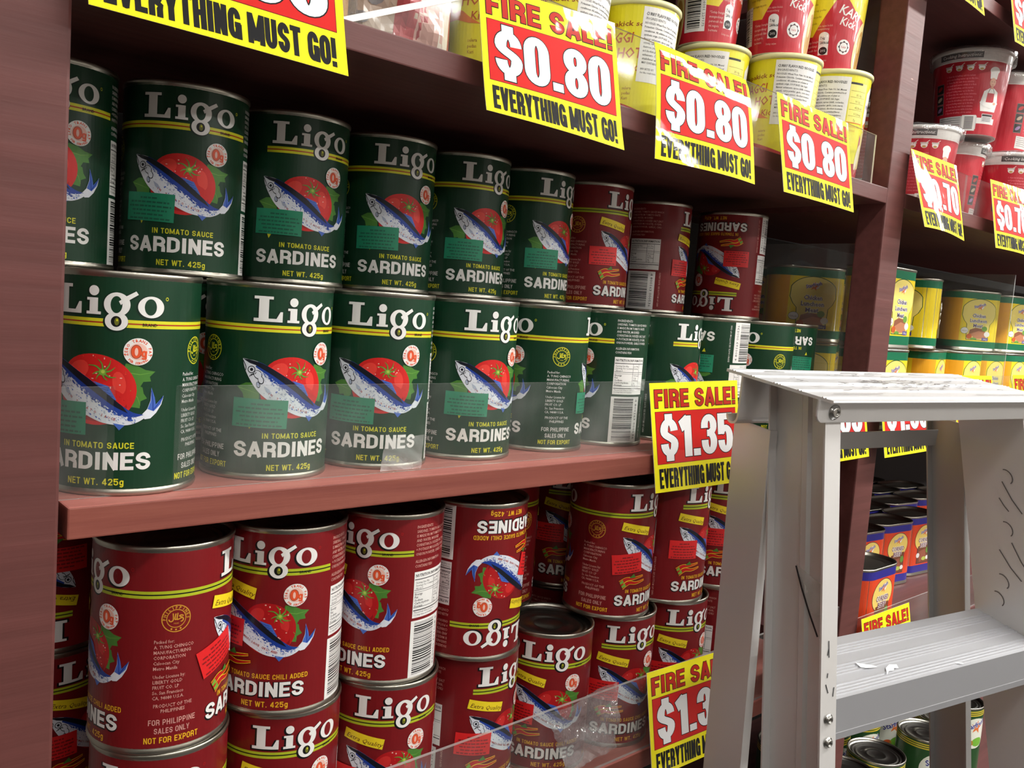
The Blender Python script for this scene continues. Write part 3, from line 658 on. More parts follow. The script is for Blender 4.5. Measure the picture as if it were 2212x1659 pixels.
def sticker_mesh(kind, u, v, ang, rnd):
    """importer's sticker: coloured paper with five short centred lines of small dark print"""
    A = Art(); col, ink = (K['STR'], K['STK']) if kind == 'red' else (K['TEAL'], K['TK'])
    hw = 13.2 if kind == 'red' else 15.2; A.rrect(u - hw, v - 8.2, u + hw, v + 8.2, ang, col, 0)
    c, s = math.cos(math.radians(ang)), math.sin(math.radians(ang))
    for i in range(6):
        y = -5.2 + 2.4 * i; wd = (9, 21, 23, 19, 17, 22)[i] * hw / 13.; x = -wd / 2
        while x < wd / 2 - .6:
            w = min(rnd.uniform(1.2, 3.6), wd / 2 - x); 
            A.rrect(u + (x + w / 2) * c - y * s - w / 2, v + (x + w / 2) * s + y * c - .5, u + (x + w / 2) * c - y * s + w / 2, v + (x + w / 2) * s + y * c + .5, ang, ink, 1); x += w + .6
    def mp(uu, vv, lv):
        th = uu / 1000 / CR; r = CR + .00004 + 20 * .000035 + lv * .00003
        return np.stack([r * np.cos(th), r * np.sin(th), CH - vv / 1000], 1)
    me = wrap('sticker', A, mp, 2.2); me.materials.append(MAT['sticker']); return me
RND = random.Random(3)
def make_tin(kind, x, y, z, front, inv, label, group, stick=(0,), sang=0., su=-22, sv=74):
    """front: compass angle (deg) the front panel faces"""
    root = empty('sardine_tin', (x, y, z)); tag(root, label, 'can', group)
    b = link('tin_wall', TIN, 'tin', root); link('lid', LID_T, 'lid', root); link('lid', LID_B, 'lid', root)
    lb = link('label', LABEL[kind], 'label', root)
    for k in stick:
        st = link('sticker', sticker_mesh(kind, su + k * F2 + RND.uniform(-1.5, 1.5), sv + RND.uniform(-1.5, 1.5), sang + RND.uniform(-2, 2), RND), 'sticker', root)
        st['label'] = 'bright red import sticker' if kind == 'red' else 'turquoise import sticker'
    if inv:
        root.rotation_euler = (0, PI, math.radians(front) - PI); root.location.z = z + CH
    else: root.rotation_euler = (0, 0, math.radians(front))
    return root
# ------------------------------------------------------------------ room
def struct(name, lo, hi, mat):
    o = link(name, box_mesh(name, lo, hi), mat); o['kind'] = 'structure'; return o
struct('floor', (-3, -3.0, FLOOR_Z - .05), (7, .75, FLOOR_Z), 'floor')
struct('ceiling', (-3, -3.0, CEIL_Z), (7, .75, CEIL_Z + .05), 'ceil')
struct('wall_back', (-3, .70, FLOOR_Z), (7, .75, CEIL_Z), 'wallm')
struct('wall_front', (-3, -3.05, FLOOR_Z), (7, -3.0, CEIL_Z), 'wallm')
struct('wall_left', (-3.05, -3.0, FLOOR_Z), (-3, .75, CEIL_Z), 'wallm')
struct('wall_right', (7, -3.0, FLOOR_Z), (7.05, .75, CEIL_Z), 'wallm')
for i, (tx, TUBE_Y, TUBE_W) in enumerate(TUBES):
    r = empty('ceiling_light', (tx, TUBE_Y, TUBE_Z))
    tag(r, 'long fluorescent batten light on the ceiling, %s of the row %s' % (('first', 'second', 'third', 'fourth', 'last')[i % 5], 'above the shelf fronts' if i < 5 else 'far across the aisle'), 'light', 'fluorescent battens over the aisle')
    link('housing', box_mesh('housing', (-.62, -.05, .012), (.62, .05, CEIL_Z - TUBE_Z), .004), 'fixture', r)
    bm = bmesh.new()
    for s in (-.025, .025):
        loft(bm, [[(x, s + .013 * math.cos(a), -.008 + .013 * math.sin(a)) for a in [2 * PI * k / 16 for k in range(16)]] for x in (-.59, .59)])
    link('tube', bm_mesh('tube', bm), 'tube', r)

# ------------------------------------------------------------------ shelving: one painted timber rack with three uprights
ZS = (-.56, -.253, 0., .2585, .504)          # tops of the shelf boards
XP = ((.0415, .082), (.8563, .8969), (2.46, 2.50))
DEPTH = .36
rack = empty('shelving_rack', (.45, .18, FLOOR_Z)); tag(rack, 'maroon painted timber store shelving with thick uprights holding the tins and cups', 'shelf')
def rpart(name, lo, hi, mat, bev=.0012):
    L = Vector((.45, .18, FLOOR_Z))
    return link(name, box_mesh(name, Vector(lo) - L, Vector(hi) - L, bev), mat, rack)
for x0, x1 in XP: rpart('upright', (x0, 0, FLOOR_Z), (x1, .030, 1.0), 'wood', .0016)
for x0, x1 in XP: rpart('rear_upright', (x0, DEPTH - .03, FLOOR_Z), (x1, DEPTH, 1.0), 'wood', .0016)
rpart('back_panel', (.0415, DEPTH, FLOOR_Z), (2.50, DEPTH + .008, 1.0), 'back', 0)
for k, z in enumerate(ZS):
    t = .0156
    b = rpart('shelf_board', (.0856, 0, z - t), (.8561, DEPTH - .0305, z), 'shelf' if k in (0, 1, 2) else 'wood', .0009)
    if k in (1, 2):                                      # top face lighter: dust plus overhead light put into the colour
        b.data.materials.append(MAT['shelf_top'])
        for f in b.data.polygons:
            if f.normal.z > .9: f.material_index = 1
    rpart('shelf_board', (.8972, 0, z - t), (2.4598, DEPTH - .0305, z), 'wood_dark' if k in (0, 1) else 'wood', .0009)
rpart('shelf_board', (.0856, 0, .74), (.8561, DEPTH - .0305, .756), 'wood'); rpart('shelf_board', (.8972, 0, .74), (2.4598, DEPTH - .0305, .756), 'wood')

# ------------------------------------------------------------------ clear acrylic guards and dividers
def sheet(name, outline, y0, y1, label, cat, group=None, mat='acrylic', edge='acrylic_edge'):
    """flat sheet in the x-z plane (outline) with its real thickness; cut edges whitened for the light they catch"""
    bm = bmesh.new(); cx = sum(p[0] for p in outline) / len(outline); z0 = min(p[1] for p in outline)
    a = [bm.verts.new((x - cx, 0, z - z0)) for x, z in outline]; b = [bm.verts.new((x - cx, y1 - y0, z - z0)) for x, z in outline]
    bm.faces.new(a); bm.faces.new(b[::-1])
    n = len(a)
    for i in range(n):
        f = bm.faces.new((a[i], b[i], b[(i + 1) % n], a[(i + 1) % n])); f.material_index = 1
    bmesh.ops.recalc_face_normals(bm, faces=bm.faces)
    o = link(name, bm_mesh(name, bm), [mat, edge]); o.location = (cx, y0, z0); tag(o, label, cat, group); return o
G_ = 'clear acrylic lips along the shelf fronts'
guard_mid = sheet('shelf_guard', [(.0842, 0.0002), (.64, .0002), (.64, .0575), (.0842, .0555)], .0155, .0170, 'clear acrylic lip along the middle shelf in front of the green tins', 'shelf guard', G_)
sheet('shelf_guard', [(.0865, -.2528), (.8545, -.2528), (.8545, -.1865), (.0865, -.1915)], .0020, .0046, 'scratched clear acrylic lip along the lowest shelf in front of the red tins', 'shelf guard', G_)
sheet('shelf_guard', [(.215, .2587), (.8245, .2587), (.8245, .3065), (.62, .309), (.43, .3105), (.335, .3110)], .0020, .0034, 'clear acrylic lip with a slanted cut end in front of the yellow noodle cups', 'shelf guard', G_, edge='acrylic_lit')
sheet('shelf_guard', [(.8990, .2587), (1.05, .2587), (1.05, .3015), (.8990, .3030)], .0020, .0034, 'clear acrylic lip behind the sale sign below the red cups beside the upright', 'shelf guard', G_)
sheet('shelf_guard', [(1.053, .2587), (1.70, .2587), (1.70, .3050), (1.053, .3015)], .0020, .0034, 'clear acrylic lip in front of the red noodle cups at the right edge', 'shelf guard', G_)
sheet('shelf_guard', [(.8990, .0002), (1.70, .0002), (1.70, .0640), (.8990, .0640)], .0020, .0034, 'clear acrylic lip in front of the yellow luncheon tins behind the ladder top', 'shelf guard', G_)
sheet('shelf_guard', [(.8990, -.2528), (1.70, -.2528), (1.70, -.2080), (.8990, -.2080)], .0020, .0034, 'clear acrylic lip in front of the orange corned beef tins', 'shelf guard', G_)
def divider(x, y0, y1, z0, h, label):
    bm = bmesh.new(); box(bm, (-.0012, 0, 0), (.0012, y1 - y0, h))
    for f in bm.faces:
        if abs(f.calc_center_median().x) < .001: f.material_index = 1
    o = link('shelf_divider', bm_mesh('shelf_divider', bm), ['divider', 'acrylic_edge']); o.location = (x, y0, z0)
    tag(o, label, 'divider', 'tall clear dividers between the bays'); return o
divider(.879, .0325, .327, .0001, .204, 'tall clear divider right of the sardine tins, luncheon tins showing through it')
divider(1.335, .034, .327, .0001, .206, 'tall clear divider standing between the luncheon meat tins at the right edge')
divider(.879, .0325, .327, .2586, .215, 'tall clear divider behind the upright at the end of the yellow noodle cups')

# added white strip: light caught by the slanting sawn end, put into the colour
gd = [o for o in COL.objects if o.name.startswith('shelf_guard') and 'slanted' in o['label']][0]
bm = bmesh.new(); P0, P1 = Vector((.2165, 0, .2592)), Vector((.335, 0, .3110)); d = (P1 - P0).normalized(); nn = Vector((d.z, 0, -d.x)) * .0034
vs = [bm.verts.new(p + Vector((0, y, 0)) - gd.location) for y in (.0012, .0019) for p in (P0, P1, P1 + nn, P0 + nn)]
for f in ((0, 1, 2, 3), (7, 6, 5, 4), (0, 4, 5, 1), (1, 5, 6, 2), (2, 6, 7, 3), (3, 7, 4, 0)): bm.faces.new([vs[i] for i in f])
bmesh.ops.recalc_face_normals(bm, faces=bm.faces); link('cut_edge_glint', bm_mesh('cut_edge_glint', bm), 'acrylic_lit', gd)

# ------------------------------------------------------------------ price signs
def sign_art(price):
    A = Art(); ye, rd, ink = srgb(252, 240, 28), srgb(214, 30, 26), srgb(20, 20, 22)     # 122 x 88
    A.rect(0, 0, 122, 88, ye, 0); A.rect(4.6, 23.2, 117.4, 65.8, srgb(120, 30, 24), 1); A.rect(5.0, 23.6, 117.0, 65.4, rd, 2)
    for col, lv, g in ((ink, 3, .55), (srgb(190, 38, 22), 4, 0)): A.block('FIRE SALE!', 5.0, 20.2, 14.6, 113, col, lv, pen=.33, bar=.185, gap=.14, grow=g)
    ex = {'$0.80': (10, 103), '$0.70': (10, 103), '$1.35': (10, 102)}[price]
    for col, lv, g in ((ink, 3, .7), (srgb(245, 245, 245), 4, 0)): A.block(price, ex[0], 61.2, 33.4, ex[1], col, lv, pen=.43, bar=.165, gap=.075, grow=g)
    A.block('EVERYTHING MUST GO!', 6.0, 85.0, 15.8, 110, ink, 3, pen=.44, bar=.18, gap=.09)
    return A
SIGN_ART = {p: sign_art(p) for p in ('$0.80', '$0.70', '$1.35')}
def make_sign(price, TL, TR, BR, BL, label, group, bow=.003, curl=.0, flare=1., kick=0.):
    """a laminated card hung by its top edge; corners in world space; bows a little and lifts at the foot"""
    TL, TR, BR, BL = (np.array(p, float) for p in (TL, TR, BR, BL))
    org = np.array(((TL[0] + TR[0]) / 2, (TL[1] + TR[1]) / 2, min(BL[2], BR[2])))
    nx = np.cross(TR - TL, BL - TL); nx /= np.linalg.norm(nx)
    if nx[1] > 0: nx = -nx
    def P(a, b, off):
        bl = b; ys = b ** flare + kick * b ** 6
        q = (TL[None] * ((1 - a) * (1 - b))[:, None] + TR[None] * (a * (1 - b))[:, None] + BL[None] * ((1 - a) * b)[:, None] + BR[None] * (a * b)[:, None])
        q[:, 1] += (ys - b) * ((BL[1] - TL[1]) * (1 - a) + (BR[1] - TR[1]) * a)
        d = bow * np.sin(PI * a) * (b * .8 + .1) + curl * (b ** 2) * np.sin(PI * 1.5 * a + .6) + off
        return q + nx[None] * d[:, None] - org[None]
    me = wrap('price_sign', SIGN_ART[price], lambda u, v, lv: P(u / 122, v / 88, .00025 + lv * .00005), 6.0, 8.0)
    # the white back and edges of the card
    bm = bmesh.new(); bm.from_mesh(me); lay = bm.loops.layers.float_color['print_colour']
    n, m = 20, 11
    aa, bb = np.meshgrid(np.linspace(0, 1, n + 1), np.linspace(0, 1, m + 1)); bk = P(aa.ravel(), bb.ravel(), -.0002); fr = P(aa.ravel(), bb.ravel(), .00024)
    vb = [bm.verts.new(p) for p in bk]; vf = [bm.verts.new(p) for p in fr]; W = n + 1; fs = []
    for j in range(m):
        for i in range(n): fs.append(bm.faces.new((vb[j * W + i], vb[j * W + i + 1], vb[(j + 1) * W + i + 1], vb[(j + 1) * W + i])))
    rim = [i for i in range(n)] + [j * W + n for j in range(m)] + [m * W + i for i in range(n, 0, -1)] + [j * W for j in range(m, 0, -1)]
    for k in range(len(rim)):
        a, b = rim[k], rim[(k + 1) % len(rim)]; fs.append(bm.faces.new((vf[a], vf[b], vb[b], vb[a])))
    for f in fs:
        for l in f.loops: l[lay] = (.86, .86, .82, 1)
    bm.to_mesh(me); bm.free()
    o = link('price_sign', me, 'sign'); o.location = org
    tag(o, label, 'sign', group); return o
g80 = '$0.80 sale signs on the top shelf lip'
make_sign('$0.80', (.0815, -.004, .306), (.2075, -.004, .3075), (.2095, -.0206, .2228), (.0840, -.0160, .2257), 'yellow $0.80 sale sign at the left, cut by the top of the photo', g80, .001, 0, 1., .06)
make_sign('$0.80', (.304, -.004, .302), (.4254, -.004, .3097), (.4254, -.0216, .2215), (.304, -.0196, .2246), 'yellow $0.80 sale sign hanging just right of the bare shelf front', g80, .002, 0, 1., .075)
make_sign('$0.80', (.4684, -.004, .3081), (.5848, -.004, .3065), (.5848, -.0215, .2214), (.4684, -.0148, .2237), 'yellow $0.80 sale sign with a large white glare across its heading', g80, .004, -.001, .62)
make_sign('$0.80', (.6312, -.004, .3071), (.7537, -.004, .3042), (.7537, -.0196, .2203), (.6312, -.0204, .2224), 'yellow $0.80 sale sign nearest the right upright on the noodle cup shelf', g80, .001)
g70 = 'sale signs on the shelf of red cups'
make_sign('$0.70', (.8881, -.004, .3036), (1.0033, -.004, .3043), (1.0033, -.023, .2198), (.8881, -.027, .2221), 'washed out $0.70 sale sign just right of the maroon upright', g70, .004, .001)
make_sign('$0.70', (1.1034, -.004, .3042), (1.2250, -.004, .3075), (1.2250, -.0195, .2215), (1.1034, -.0195, .2219), 'yellow $0.70 sale sign at the right edge below the red cups', g70, .003)
gt = 'sale signs on the uppermost shelf at the right'
make_sign('$0.80', (.868, -.004, .546), (.990, -.004, .546), (.990, -.021, .4622), (.868, -.021, .4622), 'yellow sale sign at the top right of which only the lower corner shows', gt, .002)
make_sign('$0.80', (1.082, -.004, .544), (1.204, -.004, .544), (1.204, -.021, .4580), (1.082, -.021, .4580), 'yellow sale sign cut by the top right corner of the photo', gt, .002)
g135 = '$1.35 sale signs on the sardine shelves'
make_sign('$1.35', (.5089, .0060, .0568), (.6287, .0060, .0590), (.6270, -.0085, -.0288), (.5109, -.0085, -.0292), 'yellow $1.35 sale sign in front of the green tins, left of the ladder top', g135, .001)
make_sign('$1.35', (.5296, -.001, -.1836), (.6510, -.001, -.1870), (.6510, -.0150, -.2720), (.5296, -.0165, -.2680), 'yellow $1.35 sale sign low on the red tin shelf, half behind the ladder leg', g135, .001)
gb = 'sale signs seen through the ladder'
make_sign('$1.35', (.716, -.004, .066), (.838, -.004, .066), (.8377, -.020, -.0172), (.716, -.020, -.0200), 'sale sign through the ladder with only MUST GO showing, left of the upright', gb, .001)
make_sign('$1.35', (.873, -.004, .066), (.9925, -.004, .066), (.9925, -.020, -.0190), (.873, -.020, -.0210), 'sale sign through the ladder showing EVERYTHING MUST GO, right of the upright', gb, .001)
make_sign('$1.35', (.8954, -.004, -.2062), (1.0135, -.004, -.2076), (1.0135, -.020, -.292), (.8954, -.020, -.292), 'sale sign behind the ladder step with only its FIRE SALE heading showing', gb, .001)
make_sign('$1.35', (.712, -.001, -.186), (.832, -.001, -.188), (.842, -.017, -.272), (.720, -.017, -.272), 'sale sign hidden by the ladder leg save a sliver of yellow', gb, .001)
make_sign('$0.80', (1.062, -.004, .0652), (1.184, -.004, .0648), (1.184, -.020, -.020), (1.062, -.020, -.020), 'yellow sale sign just peeking over the ladder top', 'sale signs over the ladder top', .001)
make_sign('$0.80', (1.2568, -.004, .0662), (1.378, -.004, .0662), (1.378, -.020, -.020), (1.2568, -.020, -.020), 'yellow sale sign at the right edge over the ladder top, heading showing', 'sale signs over the ladder top', .001)
# ------------------------------------------------------------------ green and red sardine tins
GF = 'green sardine tins in the front row'; GB = 'green and red tins stacked on top'; GH = 'green tins hidden behind the front row'
N_ = ('first', 'second', 'third', 'fourth', 'fifth', 'sixth', 'seventh', 'eighth', 'ninth')
front_row = [  # kind, x, y, facing, upside down, sticker panels, label
    ('green', .1252, .0490, 236.6, 0, (0,), 'green sardine tin in the lower row touching the left upright, its L hidden'),
    ('green', .2100, .0560, 107.3, 0, (1,), 'green sardine tin, second from the left upright in the lower row'),
    ('green', .2890, .0600, 84.1, 0, (1,), 'green sardine tin in the lower row behind the crumpled tape, facing straight out'),
    ('green', .3677, .0638, 106.1, 0, (1,), 'green sardine tin, fourth from the left upright in the lower row'),
    ('green', .4504, .0704, 171.4, 0, (1,), 'green sardine tin in the lower row turned to its round halal mark and maker text'),
    ('green', .5270, .0730, 9.0, 0, (), 'green sardine tin turned to its ingredients, nutrition table and barcode'),
    ('green', .6030, .0750, 286.5, 0, (0,), 'green sardine tin directly above the $1.35 sign by the ladder'),
    ('green', .6800, .0755, 166.4, 1, (0, 1), 'upside down green sardine tin with a tall barcode behind the ladder top'),
    ('green', .7575, .0730, 173.5, 0, (), 'green sardine tin with a halal mark just above the ladder top'),
    ('green', .8305, .0895, 215.4, 1, (0,), 'upside down green sardine tin at the right end of the lower row')]
for k, x, y, fr, inv, st, lb in front_row:
    make_tin(k, x, y, 0.0002, fr, inv, lb, GF, st, sv=(74 if not inv else 70), su=-22)
for i, (x, y) in enumerate([(.1021, .127), (.178, .125), (.2586, .1305), (.337, .1356), (.4131, .1372), (.4903, .140), (.566, .1415), (.690, .165), (.765, .151)]):
    make_tin('green', x, y, 0.0002, 260 - 5 * i, 0, 'green sardine tin standing in the second row, masked by the tins before it', GH, ())
upper_row = [
    ('green', .1021, .1270, 91.8, 0, (1,), 'green sardine tin of the upper row cut by the left upright'),
    ('green', .1796, .1204, 87.4, 0, (1,), 'green sardine tin of the upper row, second from the left upright'),
    ('green', .2586, .1305, 263.1, 0, (0,), 'green sardine tin of the upper row, third from the left upright'),
    ('green', .3370, .1356, 100.2, 0, (1,), 'green sardine tin of the upper row, fourth from the left upright'),
    ('green', .4131, .1372, 106.6, 0, (1,), 'green sardine tin of the upper row, fifth from the left upright'),
    ('green', .4903, .1400, 116.2, 0, (1,), 'green sardine tin of the upper row standing next to the first red tin'),
    ('red', .5670, .1390, 123.4, 0, (1,), 'red sardine tin of the upper row directly beside the last green one'),
    ('red', .6900, .1650, 314.1, 0, (0,), 'red sardine tin set back in shade, its nutrition table turned out'),
    ('red', .7850, .1350, 182.9, 1, (0, 1), 'upside down red sardine tin on the green ones, last of the upper row')]
for k, x, y, fr, inv, st, lb in upper_row:
    make_tin(k, x, y, CH + .0004, fr, inv, lb, GB, st, su=-22 if k == 'green' else -27, sv=74 if k == 'green' else 64)
ZL = -.253
RT = 'red sardine tins on top of the lower stacks'; RB = 'red sardine tins at the foot of the lower stacks'; RH = 'red tins in the second row of the lower shelf'
for k, x, y, fr, inv, st, lb, sa in [
    ('red', .1475, .0430, 180.1, 0, (1,), 'red sardine tin by the left upright with its maker text facing out', -19),
    ('red', .2225, .0460, 63.4, 0, (1,), 'red sardine tin topping the second stack from the left upright', 2),
    ('red', .2985, .0465, 38.1, 0, (), 'red sardine tin with both fish tail and nutrition table showing, barcode to the right', 0),
    ('red', .3735, .0445, 73.6, 1, (1,), 'upside down red sardine tin on top of a stack under the middle shelf', 14),
    ('red', .5270, .0480, 121.9, 0, (1,), 'red sardine tin stacked left of the $1.35 sign with maker text showing', -8),
    ('red', .6020, .0475, 286.3, 0, (0,), 'red sardine tin stacked directly below the $1.35 sign', 1),
    ('red', .6810, .0500, 251.8, 0, (0,), 'red sardine tin beside the ladder leg with only tail and last S showing', 0)]:
    make_tin(k, x, y, ZL + CH + .0004, fr, inv, lb, RT, st, sa, -27, 64)
for x, y, fr, lb in [
    (.1490, .0430, 242.9, 'red sardine tin under the one with maker text, at the bottom left of the photo'),
    (.2260, .0480, 94.5, 'red sardine tin at the foot of the second stack from the left upright'),
    (.3010, .0455, 85.1, 'red sardine tin below the one with the nutrition table, Extra Quality tag showing'),
    (.3805, .0500, 285.4, 'red sardine tin under the upside down red tin'),
    (.4620, .0500, 237.8, 'red sardine tin with nothing on it, its bare ringed lid showing'),
    (.5385, .0480, 257.9, 'red sardine tin behind the torn film, under the tin with maker text'),
    (.6145, .0490, 96.3, 'red sardine tin just above the low $1.35 sign'),
    (.6905, .0500, 300.0, 'red sardine tin at the shelf foot half hidden by the ladder leg')]:
    make_tin('red', x, y, ZL + .0002, fr, 0, lb, RB, (0, 1), 1, -27, 64)
for x, y, lvl, fr, inv, lb in [
    (.128, .205, 1, 231.9, 1, 'upside down red tin deep in shadow beside the left upright'), (.128, .205, 0, 312.0, 0, 'upright red tin deep in shadow beside the left upright'),
    (.4537, .1165, 1, 194.3, 0, 'red tin in the second row between the upside down tin and the shadowed one'), (.455, .1265, 0, 200., 0, 'red tin of the second row standing behind the tin with the bare lid'),
    (.546, .128, 1, 253.2, 0, 'dim red tin in the second row behind the bare lid tin, SAR showing'), (.548, .1285, 0, 300., 0, 'dim red tin under the shadowed one in the second row')]:
    make_tin('red', x, y, ZL + .0002 + lvl * (CH + .0002), fr, inv, lb, RH, (0,), 0, -27, 64)

# ------------------------------------------------------------------ oblong meat tins
def oblong(a, b, r, n=7):
    """half width a, half depth b, rounded corners r: outline from the back middle round to the front (front = -y), with arc length"""
    P = []
    for cx, cy, a0 in ((a - r, b - r, 90), (a - r, -b + r, 0), (-a + r, -b + r, -90), (-a + r, b - r, -180)):
        for i in range(n + 1):
            t = math.radians(a0 - 90 * i / n); P.append((cx + r * math.cos(t), cy + r * math.sin(t)))
    return P      # clockwise seen from above: starts at back right
class Oblong:
    def __init__(s, a, b, r):
        P = oblong(a, b, r, 10)[::-1]                       # counter-clockwise: left to right along the front
        k = min(range(len(P)), key=lambda i: abs(P[i][0] + a) + abs(P[i][1]) * 0 + (0 if abs(P[i][1]) < b else 9))
        s.P = np.array(P + [P[0]]); d = np.hypot(*np.diff(s.P, axis=0).T); s.L = np.concatenate([[0], np.cumsum(d)]); s.per = s.L[-1]
        # arc length at the front middle
        best = 0
        for i in range(len(P)):
            p, q = s.P[i], s.P[i + 1]
            if p[1] < 0 and q[1] < 0 and p[0] <= 0 <= q[0]: best = s.L[i] + (0 - p[0])
        s.s0 = best
    def at(s, u):
        q = (u + s.s0) % s.per; x = np.interp(q, s.L, s.P[:, 0]); y = np.interp(q, s.L, s.P[:, 1])
        e = 1e-4; x2 = np.interp((q + e) % s.per, s.L, s.P[:, 0]); y2 = np.interp((q + e) % s.per, s.L, s.P[:, 1]); x1 = np.interp((q - e) % s.per, s.L, s.P[:, 0]); y1 = np.interp((q - e) % s.per, s.L, s.P[:, 1])
        tx, ty = x2 - x1, y2 - y1; n = np.hypot(tx, ty) + 1e-12
        return x, y, ty / n, -tx / n
OA, OB, OR_, OH = .0475, .0275, .0245, .0920
OBL = Oblong(OA, OB, OR_)
def ob_map(u, v, lv):
    x, y, nx, ny = OBL.at(u / 1000); o = .00005 + lv * .00005
    return np.stack([x + nx * o, y + ny * o, OH - v / 1000], 1)
def ob_tin_mesh():
    bm = bmesh.new()
    def ring(g, z): return [(x, y, z) for x, y in oblong(OA + g, OB + g, OR_ + g, 8)[::-1]]
    loft(bm, [ring(-.004, .004), ring(-.002, .0035), ring(-.0016, .0006), ring(.0002, 0), ring(.0008, .0008), ring(.0008, .0022), ring(0, .0034), ring(0, OH - .0034), ring(.0008, OH - .0022), ring(.0008, OH - .0008), ring(.0002, OH), ring(-.0016, OH - .0006), ring(-.002, OH - .0035), ring(-.004, OH - .004), ring(-.012, OH - .004), ring(-.013, OH - .0048)])
    return bm_mesh('tin_wall', bm)
def key_mesh():
    """opening key soldered to the tin's end: wire loop and flat blade"""
    bm = bmesh.new(); c = []
    for i in range(22): t = 2 * PI * i / 21; c.append((0, .0042 * math.cos(t), .052 + .0055 * math.sin(t)))
    c += [(0, .001, .045), (0, .0006, .036), (0, 0, .022)]
    for i in range(len(c) - 1):
        a, b = Vector(c[i]), Vector(c[i + 1]); d = (b - a).normalized(); s = d.orthogonal().normalized() * .0008; q = d.cross(s)
        loft(bm, [[a + s * math.cos(k * PI / 3) + q * math.sin(k * PI / 3) for k in range(6)], [b + s * math.cos(k * PI / 3) + q * math.sin(k * PI / 3) for k in range(6)]])
    box(bm, (-.0006, -.003, .012), (.0006, .003, .024))
    return bm_mesh('opening_key', bm)
def star_mark(A, cx, cy, s, lv, t='Starfresh', col=None):
    A.ell(cx + 5 * s, cy - 1.0 * s, 6.2 * s, 5.2 * s, K['W'], lv, 20)
    pts = []
    for i in range(10):
        r = (7.4 if i % 2 == 0 else 3.0) * s; a = math.radians(-90 + 36 * i + 8); pts.append((cx + 3 * s + r * math.cos(a), cy + r * math.sin(a)))
    A.poly(pts, srgb(226, 120, 60), lv + 1)
    A.text(t, cx - 10 * s, cy + 3.6 * s, 5.6 * s, K['W'], lv + 2, width=26 * s, ang=-16, off=.07); A.text(t, cx - 10 * s, cy + 3.6 * s, 5.6 * s, col or srgb(84, 62, 150), lv + 3, width=26 * s, ang=-16, off=.02)
def luncheon_art():
    A = Art(); h = OBL.per * 500; YE = srgb(244, 216, 36); OR2 = srgb(238, 168, 34); gr = srgb(14, 112, 76); cream = srgb(240, 220, 120); dk = srgb(30, 84, 36)
    A.rect(-h, 3, h, 87, YE, 0); A.rect(-h, 3, h, 12.5, gr, 1); A.rect(-h, 77, h, 87, gr, 1)
    for o in (0, h):
        A.rect(o - 64, 12.5, o - 31, 77, OR2, 1)
        for g, c, lv in ((.9, dk, 2), (0, cream, 3)):
            pts = arc(0, 32, 30 + g, 19 + g, 200, 340, 18)      # dome (v down, so 180..360 is the upper half)
            right = [(25 + g, 46), (20 + g, 51), (18.5 + g, 74.5 + g)]; left = [(-18.5 - g, 74.5 + g), (-20 - g, 51), (-25 - g, 46)]
            A.poly([(o + x, v) for x, v in pts + [(29 + g, 38)] + right + left + [(-29 - g, 38)]], c, lv)
        star_mark(A, o - 2, 24.5, .8, 4)
        for i, t in enumerate(('Chicken', 'Luncheon', 'Meat')):
            A.text(t, o, 40.6 + 7.6 * i, 5.4, K['W'], 4, align='c', off=.09, width=(24, 30, 17)[i]); A.text(t, o, 40.6 + 7.6 * i, 5.4, srgb(96, 82, 128), 5, align='c', off=.02, width=(24, 30, 17)[i])
        A.poly([(o - 14, 60), (o - 4, 56.5), (o + 12, 58), (o + 15, 64), (o + 4, 68), (o - 15, 66)], srgb(150, 92, 66), 4)
        A.poly([(o - 12, 66), (o + 2, 61), (o + 13, 63), (o + 16, 72), (o - 4, 74)], srgb(194, 130, 96), 5)
        A.ell(o - 14, 70, 5, 4, srgb(206, 96, 44), 5, 14); A.ell(o + 12, 57.5, 5, 4, K['LEAF2'], 5, 12); A.ell(o - 6, 73.4, 6, 1.8, K['LEAF2'], 6, 12)
        A.ell(o - 23, 61.5, 6.6, 5.0, dk, 5, 20); A.ell(o - 23, 61.5, 6.2, 4.6, K['W'], 6, 20); A.text('HALAL', o - 23, 63, 2.2, srgb(150, 130, 140), 7, align='c')
        A.ell(o + 17, 65.5, 5, 4, K['W'], 6, 18); A.rect(o + 9, 71, o + 20, 75.6, srgb(92, 80, 150), 6); A.text('340g', o + 14.5, 74.6, 2.8, K['W'], 7, align='c')
    q = h / 2; A.rect(q + 1, 13.5, q + 8, 28, K['W'], 2)
    v = 15
    while v < 26.5: A.rect(q + 2, v, q + 6.4, v + .7, srgb(80, 80, 90), 3); v += 1.3
    return A
